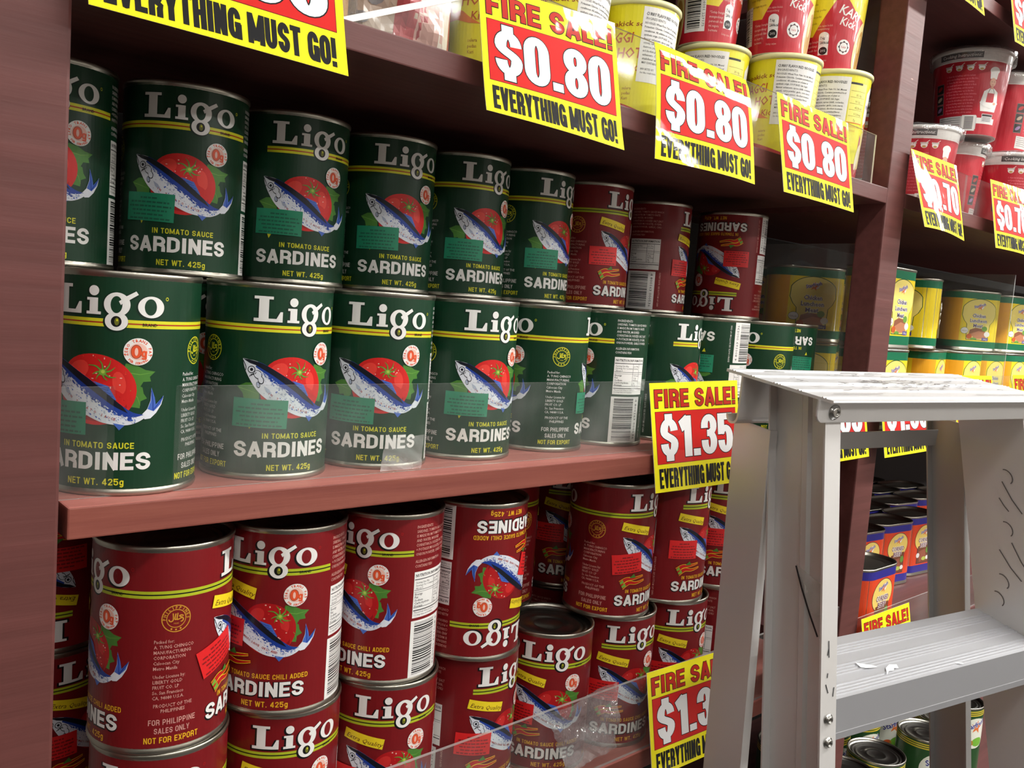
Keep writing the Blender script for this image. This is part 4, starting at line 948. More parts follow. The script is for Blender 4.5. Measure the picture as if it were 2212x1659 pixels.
def beef_art():
    A = Art(); h = OBL.per * 500; rdo = srgb(222, 72, 34); OR2 = srgb(236, 120, 40); bl = srgb(48, 44, 140); cream = srgb(234, 206, 110); dk = srgb(70, 40, 60)
    A.rect(-h, 3, h, 87, rdo, 0); A.rect(-h, 3, h, 13, bl, 1); A.rect(-h, 76, h, 87, bl, 1)
    for o in (0, h):
        A.ell(o - 1, 34, 24.5, 19.5, dk, 2, 34, -14); A.ell(o - 1, 34, 23.6, 18.7, cream, 3, 34, -14)
        A.poly([(o - 16, 48), (o + 17, 44), (o + 17, 74), (o - 16, 74)], dk, 2); A.poly([(o - 15, 47), (o + 16, 43), (o + 16, 73.2), (o - 15, 73.2)], srgb(120, 70, 46), 4)
        star_mark(A, o - 2, 25.5, .85, 5, 'Starfresh')
        for i, t in enumerate(('CORNED', 'BEEF')):
            A.text(t, o, 40.5 + 8 * i, 6.2, K['W'], 7, align='c', off=.10, width=(31, 20)[i]); A.text(t, o, 40.5 + 8 * i, 6.2, srgb(120, 66, 84), 8, align='c', off=.02, width=(31, 20)[i])
        A.poly([(o - 12, 55), (o + 6, 52), (o + 10, 66), (o - 8, 72)], srgb(158, 92, 70), 5); A.ell(o + 12, 54, 4.2, 5, K['LEAF2'], 6, 14); A.ell(o - 13.5, 61, 4.6, 3.8, K['W'], 6, 18); A.ell(o + 13, 66, 4, 3.2, K['W'], 6, 16)
        A.ell(o + 4, 67, 6, 3, srgb(186, 200, 90), 6, 14)
    q = h / 2; A.rect(q - 1, 14, q + 5, 60, K['W'], 2)
    return A
LUN, BEEF = wrap('label', luncheon_art(), ob_map, 2.5), wrap('label', beef_art(), ob_map, 2.5)
OBT, KEY = ob_tin_mesh(), key_mesh()
for m, t in ((LUN, 'label'), (BEEF, 'label'), (OBT, 'tin'), (KEY, 'tin')): m.materials.append(MAT[t])
def make_oblong(kind, x, y, z, rz, label, group):
    r = empty('luncheon_meat_tin' if kind == 'lun' else 'corned_beef_tin', (x, y, z), math.radians(rz)); tag(r, label, 'can', group)
    link('tin_wall', OBT, 'tin', r); link('label', LUN if kind == 'lun' else BEEF, 'label', r)
    k = link('opening_key', KEY, 'tin', r); k.location = (OA + .0014, 0, .004)
    return r
GL = 'yellow luncheon meat tins'; GC = 'orange corned beef tins'
OHs = OH + .0003
for x, y, l, rz, lb in [
    (.9605, .0480, 1, 0, 'yellow luncheon meat tin of the upper row touching the upright'), (.9600, .0465, 0, 0, 'yellow luncheon meat tin of the lower row touching the upright'),
    (1.130, .100, 1, -72, 'yellow luncheon meat tin of the upper row, its end with opening key turned out'), (1.180, .088, 0, 12, 'yellow luncheon meat tin of the lower row with its plain orange side showing'),
    (1.405, .122, 1, -29, 'yellow luncheon meat tin of the upper row, seen broadside through the clear divider'), (1.2790, .083, 0, 0, 'yellow luncheon meat tin of the lower row just left of the clear divider'),
    (1.3905, .092, 0, -2, 'yellow luncheon meat tin of the lower row just right of the clear divider'), (1.4950, .095, 0, 0, 'yellow luncheon meat tin of the lower row at the right edge of the photo'), (1.530, .110, 1, -12, 'shaded luncheon meat tin of the upper row at the right edge'),
    (1.085, .190, 0, 5, 'shaded luncheon meat tin of the lower row, set back'), (1.085, .192, 1, 5, 'shaded luncheon meat tin of the upper row, set back'),
    (.970, .150, 1, -35, 'yellow luncheon meat tin showing through the divider right of the sardines'), (.972, .152, 0, -35, 'yellow luncheon meat tin below the one seen through the divider'),
    (.972, .235, 1, -30, 'shaded luncheon meat tin at the back seen through the divider'), (.972, .236, 0, -30, 'shaded luncheon meat tin at the back, lower of two seen through the divider')]:
    make_oblong('lun', x, y, .0003 + l * OHs, rz, lb, GL)
make_oblong('beef', .970, .0365, ZL + .0003, 0, 'orange corned beef tin standing alone at the front by the upright', GC)
rows = [(1.127, .128), (1.224, .133), (1.321, .138)]
for j in range(4):
    for i, (x, y) in enumerate(rows + ([(1.418, .138), (1.515, .138), (1.612, .138)] if j else [])):
        if y + .0595 * j > .32: continue
        lb = ('orange corned beef tin in the first full row, %s from the upright' % ('nearest', 'second', 'third')[i]) if j == 0 else 'corned beef tin in a rear row of which only the shiny rim shows'
        make_oblong('beef', x - .03 * j, y + .0595 * j, ZL + .0003, -6 - 2 * (i % 2), lb, GC if j == 0 else 'corned beef tins in the rear rows')
# round tins low down, seen under the ladder step
def round_art():
    A = Art(); h = CIRC / 2; ye = srgb(216, 190, 60)
    A.rect(-h, 3, h, 105, srgb(40, 78, 40), 0)
    for v in (5, 8, 11): A.rect(-h, v, h, v + 1.7, ye, 1)
    for o in (0, h):
        A.ell(o, 40, 27, 24, srgb(228, 228, 214), 2, 30); star_mark(A, o - 3, 30, 1.5, 4, 'Starfresh', srgb(40, 44, 140)); A.ell(o + 6, 54, 12, 7, srgb(120, 180, 60), 5, 18); A.ell(o - 10, 55, 7, 5, srgb(200, 90, 44), 5, 16)
    return A
ROUND = wrap('label', round_art(), cyl_map, 2.2); ROUND.materials.append(MAT['label'])
for x, y, fr, lb in [(1.0250, .0550, 330, 'green round tin low down by the upright, mostly behind the ladder step'), (1.1075, .0545, 300, 'dark green round tin under the ladder step, its lid rim in front'), (1.2300, .0420, 238, 'round tin with a star mark under the ladder step, behind the other one'), (1.3080, .0500, 240, 'round tin low down beyond the one with the star mark'),
                     (1.0250, .1400, 250, 'round tin in the dark rear row under the ladder step, nearest the upright'), (1.1150, .1350, 250, 'round tin in the dark rear row behind the front lid rim'), (1.1950, .1300, 250, 'round tin in the dark rear row behind the star mark tin'), (1.2800, .1350, 250, 'round tin in the dark rear row at its far end'), (1.3900, .0600, 250, 'round tin low down hidden by the right ladder rail')]:
    r = empty('round_tin', (x, y, -.5598)); tag(r, lb, 'can', 'round tins below the ladder step'); r.rotation_euler = (0, 0, math.radians(fr))
    link('tin_wall', TIN, 'tin', r); link('lid', LID_T, 'lid', r); link('lid', LID_B, 'lid', r); link('label', ROUND, 'label', r)
# ------------------------------------------------------------------ noodle cups
def cone_map(Rt, Rb, h):
    Rr = (Rt + Rb) / 2
    def f(u, v, lv):
        th = u / 1000 / Rr; k = v / 1000 / h; r = Rt + (Rb - Rt) * k + .0003 + lv * .00005
        return np.stack([r * np.cos(th), r * np.sin(th), h - v / 1000], 1)
    return f
def cup_meshes(Rt, Rb, h):
    bm = bmesh.new()
    lathe(bm, [(0, .003), (Rb - .004, .003), (Rb - .003, 0), (Rb, .0004), (Rb + .0002, .004), (Rt - .001, h - .005), (Rt - .001, h - .001)], 64); body = bm_mesh('cup_body', bm, True)
    bm = bmesh.new(); pr = [(Rt - .0012, h - .0052), (Rt + .0010, h - .0046), (Rt + .0017, h - .003), (Rt + .0016, h - .001), (Rt + .0006, h), (Rt - .001, h - .0004)]
    lathe(bm, pr, 64); rim = bm_mesh('rim', bm, True)
    bm = bmesh.new(); lathe(bm, [(Rt + .0006, h - .0002), (Rt - .002, h - .0012), (Rt - .005, h - .0014), (0, h - .0013)], 48); lid = bm_mesh('lid', bm, True)
    return body, rim, lid
hand = dict(off=.015, shear=.12)
def curry_art(P, h):
    """yellow cup, red foot, hand-lettered side; the white importer's label is a part of its own"""
    A = Art(); H = P / 2; ye = srgb(232, 222, 40); red = srgb(186, 40, 50); ink = srgb(150, 70, 24)
    A.rect(-H, 4, H, h - 1, ye, 0)
    for c in (0, H):
        A.poly([(c - H / 2, h - 1), (c - H / 2, h - 30), (c - H / 2 + 20, h - 24), (c, h - 14), (c + H / 2, h - 20), (c + H / 2, h - 1)], red, 1)
    for s in (-1, 1):
        u = -36 if s < 0 else 68
        A.text('Inipakick sos', u - 15, 22, 4.2, ink, 2, width=36, **hand); A.text('MAGGI', u - 17, 35, 8.5, srgb(190, 84, 20), 2, width=27, **hand); A.text('HOT', u - 2, 47, 8.5, srgb(190, 84, 20), 2, width=20, **hand); A.text('Kick', u + 6, 57, 6, srgb(190, 84, 20), 2, width=14, **hand)
        A.poly(spl([(u - 22, 50), (u - 14, 45), (u - 10, 51), (u - 2, 50), (u + 5, 55), (u + 14, 60)], 4) + [(u + 4, 59), (u - 6, 56), (u - 16, 56)], srgb(224, 120, 40), 3)
        A.lines(['selera', 'pedas', 'Kari'], u + 4, 72, 4, 2.6, ink, 2, sx=.9)
        A.poly([(u - 26, 60), (u - 16, 70), (u - 20, 96), (u - 26, 100)], srgb(196, 110, 110), 2); A.ell(u - 24, 82, 4, 13, srgb(236, 224, 196), 3, 20, 10)
    # nutrition table and the white flag beside it
    A.rect(21, 12, 40, 50, srgb(238, 230, 120), 2); A.rect(21, 12, 34, 14, K['BK'], 3); A.rect(20.6, 50, 40.4, 51, srgb(220, 130, 40), 3)
    for i in range(5): A.rect(22, 20 + 6 * i, 39, 20.3 + 6 * i, srgb(150, 130, 50), 3); A.text(('35.0g', '10.2g', '422kcal', '1120mg', '7g')[i], 28, 25 + 6 * i, 2.2, srgb(110, 96, 40), 3)
    A.lines(['MAGGI noodles', 'good food'], 21, 55, 4, 2.4, srgb(214, 110, 40), 3)
    A.poly([(43, 20), (50, 12), (60, 14), (60, 50), (48, 56), (43, 46)], K['W'], 2); A.text('MAGGI', 45, 34, 4, srgb(60, 70, 150), 3, width=13)
    A.poly([(46, 58), (60, 52), (60, 90), (46, 94)], srgb(240, 220, 150), 2)
    return A
def kari_art(P, h):
    A = Art(); H = P / 2; ye = srgb(234, 214, 48); red = srgb(190, 30, 46); cream = srgb(232, 214, 150); ink = srgb(140, 104, 40)
    A.rect(-H, 2, H, h - 1, ye, 0)
    for o in (0, H):
        A.poly([(o - H / 2, h - 34), (o - 30, h - 32), (o - 4, 34), (o + 14, 54), (o + 26, 58), (o + H / 2, h - 34), (o + H / 2, h - 1), (o - H / 2, h - 1)], red, 1)
        A.text('KARI', o - 6, 54, 9, K['W'], 3, width=23, ang=18, **hand); A.text('Kick', o - 4, 65, 8, K['W'], 3, width=17, ang=12, **hand)
        A.ell(o + 25, 84, 9, 26, cream, 4, 26, 8); A.ell(o + 25.5, 86, 6, 20, srgb(190, 146, 70), 5, 24, 8); A.ell(o + 24.5, 80, 3, 9, srgb(222, 190, 120), 6, 16, 8)
        A.ell(o + 3, 86, 7.2, 7.2, K['W'], 3, 26)
        st = []
        for i in range(16): r = 6.0 if i % 2 == 0 else 4.6; a = 2 * PI * i / 16; st.append((o + 3 + r * math.cos(a), 86 + r * math.sin(a)))
        A.poly(st, srgb(60, 30, 34), 4); A.ell(o + 3, 86, 4.2, 4.2, K['W'], 5, 18); A.text('halal', o + 3, 87, 2.2, red, 6, align='c')
        A.poly(arc(o - 18, 76, 5, 4, 180, 360, 10) + [(o - 13, 94), (o - 23, 94)], K['W'], 3); A.lines(['7.6g', '280kcal'], o - 21.5, 79, 4.4, 2.6, K['BK'], 4, off=.02); A.ell(o - 18, 90, 4.2, 3.8, K['BK'], 4, 18); A.text('20%', o - 18, 91, 2.4, K['W'], 5, align='c')
        A.lines(['Satu sajian boleh', 'menyumbang'], o - 25, 67, 3, 2.0, srgb(230, 180, 170), 3, sx=.8); A.lines(['Setiap sajian'], o - 24, 100, 3, 2.0, srgb(230, 180, 170), 3)
        for i in range(9): A.text('mi kari dengan sup pedas', o - 44, 16 + 6 * i, 2.2, ink, 2, width=26 - (i % 3) * 4)
        A.text('CUP', o + 22, 33, 13, srgb(120, 30, 30), 3, off=.05, width=24)
    A.rect(-62 - 2, 62, -42, 98, K['W'], 5); v = 64
    q = random.Random(4)
    while v < 95: w = q.choice((.5, .8, 1.3)); A.rect(-61, v, -47, v + w, K['BK'], 6); v += w + q.choice((.5, .9))
    A.text('9 556001 229175', -45, 64, 2.4, K['BK'], 6, ang=90, width=30)
    A.lines(['*Setiap bungkusan', 'mengandungi', 'perencah dan', 'mi segera', 'bermutu'], -38, 82, 4, 2.4, srgb(236, 200, 190), 5, sx=.8)
    return A
def chef_art(P, h):
    A = Art(); H = P / 2; red = srgb(186, 26, 44); pk = srgb(232, 130, 140); wh = srgb(236, 232, 226); dk = srgb(44, 36, 36)
    A.rect(-H, 2, H, h - 1, red, 0); A.rect(-H, 2, H, 16, wh, 1)
    for o in (0, H):
        A.rect(o - 46, 5, o + 2, 12.4, dk, 2); A.text('Cooking Instructions:', o - 43, 10.4, 4, wh, 3, off=.015, width=43, shear=.15)
        for i in range(4):
            x = o - 34 + 12 * i; A.ell(x, 24, 3.6, 3.4, wh, 2, 16); A.rect(x - 4.2, 20.6, x + 4.2, 22.4, srgb(200, 190, 180), 3); A.ell(x, 25.6, 2.2, 1.3, srgb(190, 150, 80), 3, 10); A.stroke([(x + 2, 21), (x + 5.4, 18)], .6, wh, 3)
        rows = random.Random(8)
        for i in range(13): A.text(('1. Open the lid halfway, add the sachets', 'and pour boiling water up to the line.', '2. Close the lid, wait three minutes,', 'stir well and serve while it is hot.')[i % 4], o - 36, 34 + 3.7 * i, 2.1, pk, 2, width=rows.uniform(31, 36), off=.01)
        # chef: tall white hat, face, jacket with crossed arms, red apron
        x = o + 17
        A.ell(x + 1, 27, 6.2, 4.6, wh, 2, 18); A.poly([(x - 4.4, 28), (x + 6, 28), (x + 5, 37), (x - 3.6, 37)], wh, 3); A.ell(x + .6, 41, 4.0, 5.4, srgb(226, 168, 140), 3, 18); A.poly([(x - 1, 45), (x + 2.4, 45), (x + 2.6, 49), (x - 1.2, 49)], srgb(214, 150, 124), 4)
        A.ell(x - .9, 40.4, .5, .4, dk, 5, 8); A.ell(x + 2.0, 40.4, .5, .4, dk, 5, 8); A.stroke([(x - .4, 43.6), (x + .7, 44.0), (x + 1.8, 43.6)], .4, srgb(150, 60, 56), 5)
        A.poly([(x - 2, 48), (x + 3.4, 48), (x + 10, 52), (x + 12.6, 66), (x + 11, 76), (x - 10, 76), (x - 11.6, 66), (x - 8.6, 52)], wh, 3)
        A.poly([(x - 4, 54), (x + 5.4, 54), (x + 6, 65), (x - 4.8, 65)], red, 4); A.stroke([(x - 3.6, 54), (x - 1.4, 48.6)], .6, dk, 5); A.stroke([(x + 5, 54), (x + 3, 48.6)], .6, dk, 5)
        A.stroke(spl([(x - 11, 64), (x - 3, 69), (x + 7, 66)], 5), 4, srgb(240, 238, 234), 5); A.stroke(spl([(x + 12, 64), (x + 5, 70), (x - 6, 68)], 5), 4, wh, 6); A.ell(x + 7.6, 66, 2.2, 1.6, srgb(226, 168, 140), 7, 12)
        # black pictures of the vegetables
        for i, c in enumerate((srgb(170, 30, 30), srgb(170, 150, 130), srgb(140, 110, 150))):
            A.rect(o - 52, 40 + 13 * i, o - 40, 52 + 13 * i, srgb(120, 116, 112), 2); A.rect(o - 51.4, 40.6 + 13 * i, o - 40.6, 51.4 + 13 * i, dk, 3); A.ell(o - 46, 46 + 13 * i, 4.4, 2.2, c, 4, 14, -30)
        A.rect(o - 46, 82, o + 4, 98, srgb(206, 202, 198), 2)
        for i in range(5): A.rect(o - 44, 84 + 2.6 * i, o - 16, 84.4 + 2.6 * i, dk, 3)
        A.rect(o - 14, 81, o + 3, 100, wh, 3); v = 83
        while v < 98: A.rect(o - 11, v, o, v + .9, dk, 4); v += 1.7
        A.rect(o + 4, 84, o + 30, 91, wh, 2); A.rect(o + 10, 79, o + 26, 89, srgb(214, 212, 210), 3); A.rect(o + 10.6, 79.6, o + 25.4, 82, dk, 4)
        for i in range(3): A.rect(o + 11.4, 83.4 + 1.8 * i, o + 24, 83.9 + 1.8 * i, dk, 4)
    return A
RT_, RB_, HC = .0353, .0280, .1078
PC = 2 * PI * (RT_ + RB_) / 2 * 1000
CUPS = cup_meshes(RT_, RB_, HC); CUPS[0].materials.append(MAT['plastic_white']); CUPS[1].materials.append(MAT['plastic_cream']); CUPS[2].materials.append(MAT['plastic_cream'])
CURRY = wrap('printed_sleeve', curry_art(PC, 107.8), cone_map(RT_, RB_, HC), 3); CURRY.materials.append(MAT['cup'])
KARI = wrap('printed_sleeve', kari_art(PC, 107.8), cone_map(RT_, RB_, HC), 3); KARI.materials.append(MAT['wrapped'])
def white_label():
    A = Art(); A.rrect(-20, 7, 20, 66, 2, K['W'], 4)
    A.text('CURRY FLAVOURED NOODLES', -17, 13, 2.5, K['BK'], 5, width=34, off=.02, ang=2); A.text('INGREDIENTS:', -17, 16.4, 2.0, K['BK'], 5, ang=2)
    q = random.Random(2); L = ['NOODLES: Wheat Flour, Palm Oil, Salt, Mineral', 'Potassium Chloride. Contains permitted food', 'conditioner. All additives are of plant or', 'synthetic origin. SOUP BASE: Salt, Sugar,', 'flavour enhancers, spices (chilli, coriander,', 'onion), curry powder, garlic, corn starch,', 'dextrose, yeast extract, disodium inosinate', 'and disodium guanylate as permitted flavour', 'enhancers. Contains acidity regulator,', 'stabiliser and anticaking agent.', 'MAY CONTAIN fish, milk, celery and mustard.']
    for i, t in enumerate(L): A.text(t, -17.4, 19.8 + 3.1 * i, 1.75, K['BK'], 5, width=q.uniform(29, 35), off=.008, ang=2)
    A.lines(['IMPORTED BY:', 'for the retail trade'], -18, 56, 2.8, 1.7, K['BK'], 5); A.lines(['EXPIRY DATE: Printed on the', 'bottom, written as DDMMYYYY', 'PRODUCT OF MALAYSIA'], -1, 57, 2.8, 1.8, K['BK'], 5, off=.02, sx=.7)
    return A
WL = wrap('ingredients_sticker', white_label(), cone_map(RT_, RB_, HC), 3); WL.materials.append(MAT['sticker'])
def make_cup(kind, x, y, z, front, label, group):
    r = empty('noodle_cup', (x, y, z), math.radians(front)); tag(r, label, 'noodle cup', group)
    link('cup_body', CUPS[0], 'plastic_white', r); link('rim', CUPS[1], 'plastic_cream', r); link('lid', CUPS[2], 'plastic_cream', r)
    link('printed_sleeve', CURRY if kind == 'curry' else KARI, 'cup', r)
    if kind == 'curry': link('ingredients_sticker', WL, 'sticker', r)
    return r
def camdir(x, y): return math.degrees(math.atan2(CAM.y - y, CAM.x - x))
ZU = .2587; gc = 'yellow curry noodle cups on the shelf'; gk = 'red and yellow noodle cups on top'
for x, y, d, lb in [(.388, .088, 30, 'yellow noodle cup at the left of the shelf behind the clear lip, red foot showing'), (.4685, .091, 50, 'yellow noodle cup behind the top right corner of a $0.80 sign'),
                    (.5455, .0830, 42, 'yellow curry noodle cup with MAGGI HOT lettering, nearest the glaring $0.80 sign'), (.676, .1005, -12, 'yellow curry noodle cup with a broad white ingredients sticker under the barcoded cup'),
                    (.7408, .0620, 22, 'yellow curry noodle cup whose white sticker hangs over a $0.80 sign'), (.8140, .0475, -12, 'yellow curry noodle cup nearest the right upright, sticker to the left')]:
    make_cup('curry', x, y, ZU, camdir(x, y) + d, lb, gc)
for x, y, d, lb in [(.6670, .1035, 72, 'red and yellow noodle cup with its barcode turned out, on a stickered cup'), (.7330, .0670, 22, 'red and yellow KARI Kick noodle cup, left one of two alike'), (.8068, .0545, 22, 'red and yellow KARI Kick noodle cup, right one of two alike by the upright')]:
    make_cup('kari', x, y, ZU + HC + .0004, camdir(x, y) + d, lb, gk)
RT2, RB2, HC2 = .0465, .0360, .1050
PC2 = 2 * PI * (RT2 + RB2) / 2 * 1000
CUPS2 = cup_meshes(RT2, RB2, HC2); [CUPS2[i].materials.append(MAT['plastic_white']) for i in (0, 1)]; CUPS2[2].materials.append(MAT['foil'])
CHEF = wrap('printed_sleeve', chef_art(PC2, 105), cone_map(RT2, RB2, HC2), 3); CHEF.materials.append(MAT['wrapped'])
def film_cap(Rt, h):
    """loose clear film gathered over the lid"""
    bm = bmesh.new(); q = random.Random(5); rings = []
    for k, (r, z) in enumerate(((Rt - .004, h - .016), (Rt + .0036, h - .012), (Rt + .0048, h - .001), (Rt + .0022, h + .0022), (Rt * .6, h + .0016))):
        rings.append([((r + q.uniform(-.0008, .0014)) * math.cos(2 * PI * i / 40), (r + q.uniform(-.0008, .0014)) * math.sin(2 * PI * i / 40), z + q.uniform(-.0012, .0012)) for i in range(40)])
    loft(bm, rings, cap=False); return bm_mesh('film_wrap', bm)
FC = film_cap(RT2, HC2); FC.materials.append(MAT['film'])
def make_chef(x, y, z, front, label, group):
    r = empty('noodle_cup', (x, y, z), math.radians(front)); tag(r, label, 'noodle cup', group)
    link('cup_body', CUPS2[0], 'plastic_white', r); link('rim', CUPS2[1], 'plastic_white', r); link('lid', CUPS2[2], 'foil', r); link('printed_sleeve', CHEF, 'wrapped', r); link('film_wrap', FC, 'film', r)
gr_ = 'red noodle cups with a cook printed on them'
for x, y, l, d, lb in [(.950, .084, 0, 35, 'red noodle cup behind the upright with just its white rim and film showing'), (1.082, .078, 0, 22, 'red noodle cup of the lower row, cook in white hat above the $0.70 sign'),
                       (1.190, .086, 0, 120, 'red noodle cup of the lower row turned to its dark vegetable pictures'), (1.290, .052, 0, 60, 'red noodle cup of the lower row at the right edge above a sale sign'),
                       (1.165, .058, 1, 12, 'largest looking red noodle cup on top, full cook print and instructions in view'), (1.293, .066, 1, 100, 'red noodle cup on top at the right edge, dark pictures in view'),
                       (.955, .19, 0, 60, 'red noodle cup in shade behind the upright, second row')]:
    make_chef(x, y, ZU + l * (HC2 + .003), camdir(x, y) + d, lb, gr_)

# ------------------------------------------------------------------ loose packets at the left of the top shelf
def pillow(name, w, h, d, seed, nx=26, ny=20, amp=.0025):
    q = random.Random(seed); bm = bmesh.new(); ph = [q.uniform(0, 6) for _ in range(8)]
    def pt(i, j, s):
        a, b = i / nx, j / ny; e = (math.sin(PI * a) ** .5) * (math.sin(PI * b) ** .5)
        k = amp * (math.sin(9 * a + ph[0] + 5 * b) + math.sin(17 * b + ph[1] - 6 * a) + .7 * math.sin(31 * a + ph[2]) * math.sin(23 * b + ph[3]))
        return ((a - .5) * w, s * (d / 2 * e + k * e), b * h)
    F = [[bm.verts.new(pt(i, j, -1)) for i in range(nx + 1)] for j in range(ny + 1)]; B = [[bm.verts.new(pt(i, j, 1)) if 0 < i < nx and 0 < j < ny else F[j][i] for i in range(nx + 1)] for j in range(ny + 1)]
    for j in range(ny):
        for i in range(nx):
            bm.faces.new((F[j][i], F[j][i + 1], F[j + 1][i + 1], F[j + 1][i])).smooth = True
            bm.faces.new((B[j][i], B[j + 1][i], B[j + 1][i + 1], B[j][i + 1])).smooth = True
    return bm_mesh(name, bm)
r = empty('noodle_packet', (.206, .075, ZU), math.radians(-8)); tag(r, 'clear bag of tan dried noodles standing behind the top shelf front', 'noodle packet')
link('noodle_cake', pillow('noodle_cake', .105, .12, .050, 3, amp=.0016), 'noodle', r); link('bag', pillow('bag', .118, .150, .060, 9, amp=.003), 'film', r)
def red_packet():
    A = Art(); A.rect(-36, 0, 36, 130, srgb(196, 176, 160), 0); A.poly([(-10, 130), (-6, 60), (10, 20), (36, 0), (36, 130)], srgb(176, 70, 76), 1); A.poly([(4, 130), (10, 70), (22, 40), (30, 130)], srgb(214, 170, 160), 2); A.rect(24, 10, 33, 130, srgb(226, 214, 200), 2)
    for i in range(8): A.ell(-30 + 5 * (i % 3), 20 + 13 * i, 6, 4, srgb(150, 148, 150), 2, 10, 30 * i)
    def mp(u, v, lv):
        a, b = (u + 36) / 72, v / 130; e = np.sqrt(np.clip(np.sin(PI * np.clip(a, 0, 1)), 0, 1)) * np.sqrt(np.clip(np.sin(PI * np.clip(b * .94 + .05, 0, 1)), 0, 1))
        y = -.018 * e - .003 * np.sin(16 * a + 9 * b) * e - .002 * np.sin(27 * b - 8 * a) * e - lv * .00012
        return np.stack([u / 1000, y, .13 - v / 1000], 1)
    return wrap('front', A, mp, 4, 5)
r = empty('snack_packet', (.306, .082, ZU), math.radians(-16)); tag(r, 'crumpled pale and red plastic packet between the noodle bag and the first yellow cup', 'packet')
me = red_packet(); me.materials.append(MAT['wrapped']); link('front', me, 'wrapped', r)
link('back', pillow('back', .072, .13, .034, 21, amp=.002), 'plastic_white', r).location = (0, .003, 0)

# ------------------------------------------------------------------ scraps of tape and film on the guards
def scrap(name, pts, n0, wob, seed, label, cat, mat, up=(0, -1, 0)):
    """crumpled thin piece: grid between four corner points with small folds"""
    q = random.Random(seed); P = [np.array(p, float) for p in pts]; n = 14; bm = bmesh.new(); c = sum(P) / 4; up = np.array(up, float)
    G = []
    for j in range(n + 1):
        row = []
        for i in range(n + 1):
            a, b = i / n, j / n; p = P[0] * (1 - a) * (1 - b) + P[1] * a * (1 - b) + P[2] * a * b + P[3] * (1 - a) * b
            edge = .0015 * q.uniform(-1, 1) if (i in (0, n) or j in (0, n)) else 0
            p = p + up * (wob * (.6 + .5 * math.sin(7 * a + 4 * b + seed) + .4 * math.sin(13 * b - 9 * a + 2 * seed) + q.uniform(-.2, .2)) + wob * .6) + (P[1] - P[0]) * edge * 8
            row.append(bm.verts.new(p - c))
        G.append(row)
    for j in range(n):
        for i in range(n): bm.faces.new((G[j][i], G[j][i + 1], G[j + 1][i + 1], G[j + 1][i]))
    o = link(name, bm_mesh(name, bm), mat); o.location = c; tag(o, label, cat); return o
scrap('adhesive_tape', [(.2705, .0153, .0215), (.3000, .0153, .0235), (.2985, .0153, -.0005 + .002), (.2675, .0153, .0015)], 0, .0006, 3, 'patch of crumpled clear tape on the middle lip over the lettering of the third tin', 'tape', 'tape')
scrap('torn_film', [(.415, .0020, -.188), (.492, .0020, -.181), (.495, .0020, -.236), (.440, .0020, -.244)], 0, .0042, 5, 'torn crinkled clear film on the lowest lip between the bare lid tin and its neighbour', 'film', 'torn_film')
scrap('adhesive_tape', [(.497, .0145, .0590), (.513, .0145, .0592), (.513, .0145, .050), (.497, .0145, .050)], 0, .0004, 8, 'short clear tape holding the top left corner of the $1.35 sign', 'tape', 'tape')
scrap('plastic_film', [(.9035, .012, .510), (.9200, .020, .512), (.9150, .022, .405), (.9020, .014, .400)], 0, .004, 4, 'crumpled clear plastic hanging beside the right upright above the red cups', 'film', 'film')
# ------------------------------------------------------------------ aluminium stepladder, folded and leant before the shelves
EX, EY, EZ = Vector((.9813, -.1921, .0089)), Vector((.1898, .9750, .1152)), Vector((-.0309, -.1114, .9933))
BL = Vector((.5477, -.0384, .0734)); LW, LD = .2902, .1040
LOC = Vector((.62, -.28, FLOOR_Z))
lad = empty('stepladder', LOC); tag(lad, 'folded aluminium stepladder standing in front of the shelves at the right', 'ladder')
def LP(X, Y, Z): return BL + EX * X + EY * Y + EZ * Z - LOC
def lbox(bm, X0, X1, Y0, Y1, Z0, Z1, mi=0):
    vs = [bm.verts.new(LP(x, y, z)) for x in (X0, X1) for y in (Y0, Y1) for z in (Z0, Z1)]
    for q in ((0, 1, 3, 2), (4, 6, 7, 5), (0, 4, 5, 1), (2, 3, 7, 6), (0, 2, 6, 4), (1, 5, 7, 3)):
        bm.faces.new([vs[i] for i in q]).material_index = mi
def lpart(name, bm, mat, parent=None, bev=0.):
    bmesh.ops.recalc_face_normals(bm, faces=bm.faces)
    if bev: bmesh.ops.bevel(bm, geom=[e for e in bm.edges if e.calc_face_angle(0) > .5], offset=bev, segments=2, affect='EDGES')
    return link(name, bm_mesh(name, bm), mat, parent or lad)
def extr_x(bm, prof, X0, X1):
    """profile in (Y, Z), extruded along the ladder's width"""
    loft(bm, [[LP(X0, y, z) for y, z in prof], [LP(X1, y, z) for y, z in prof]], smooth=False)
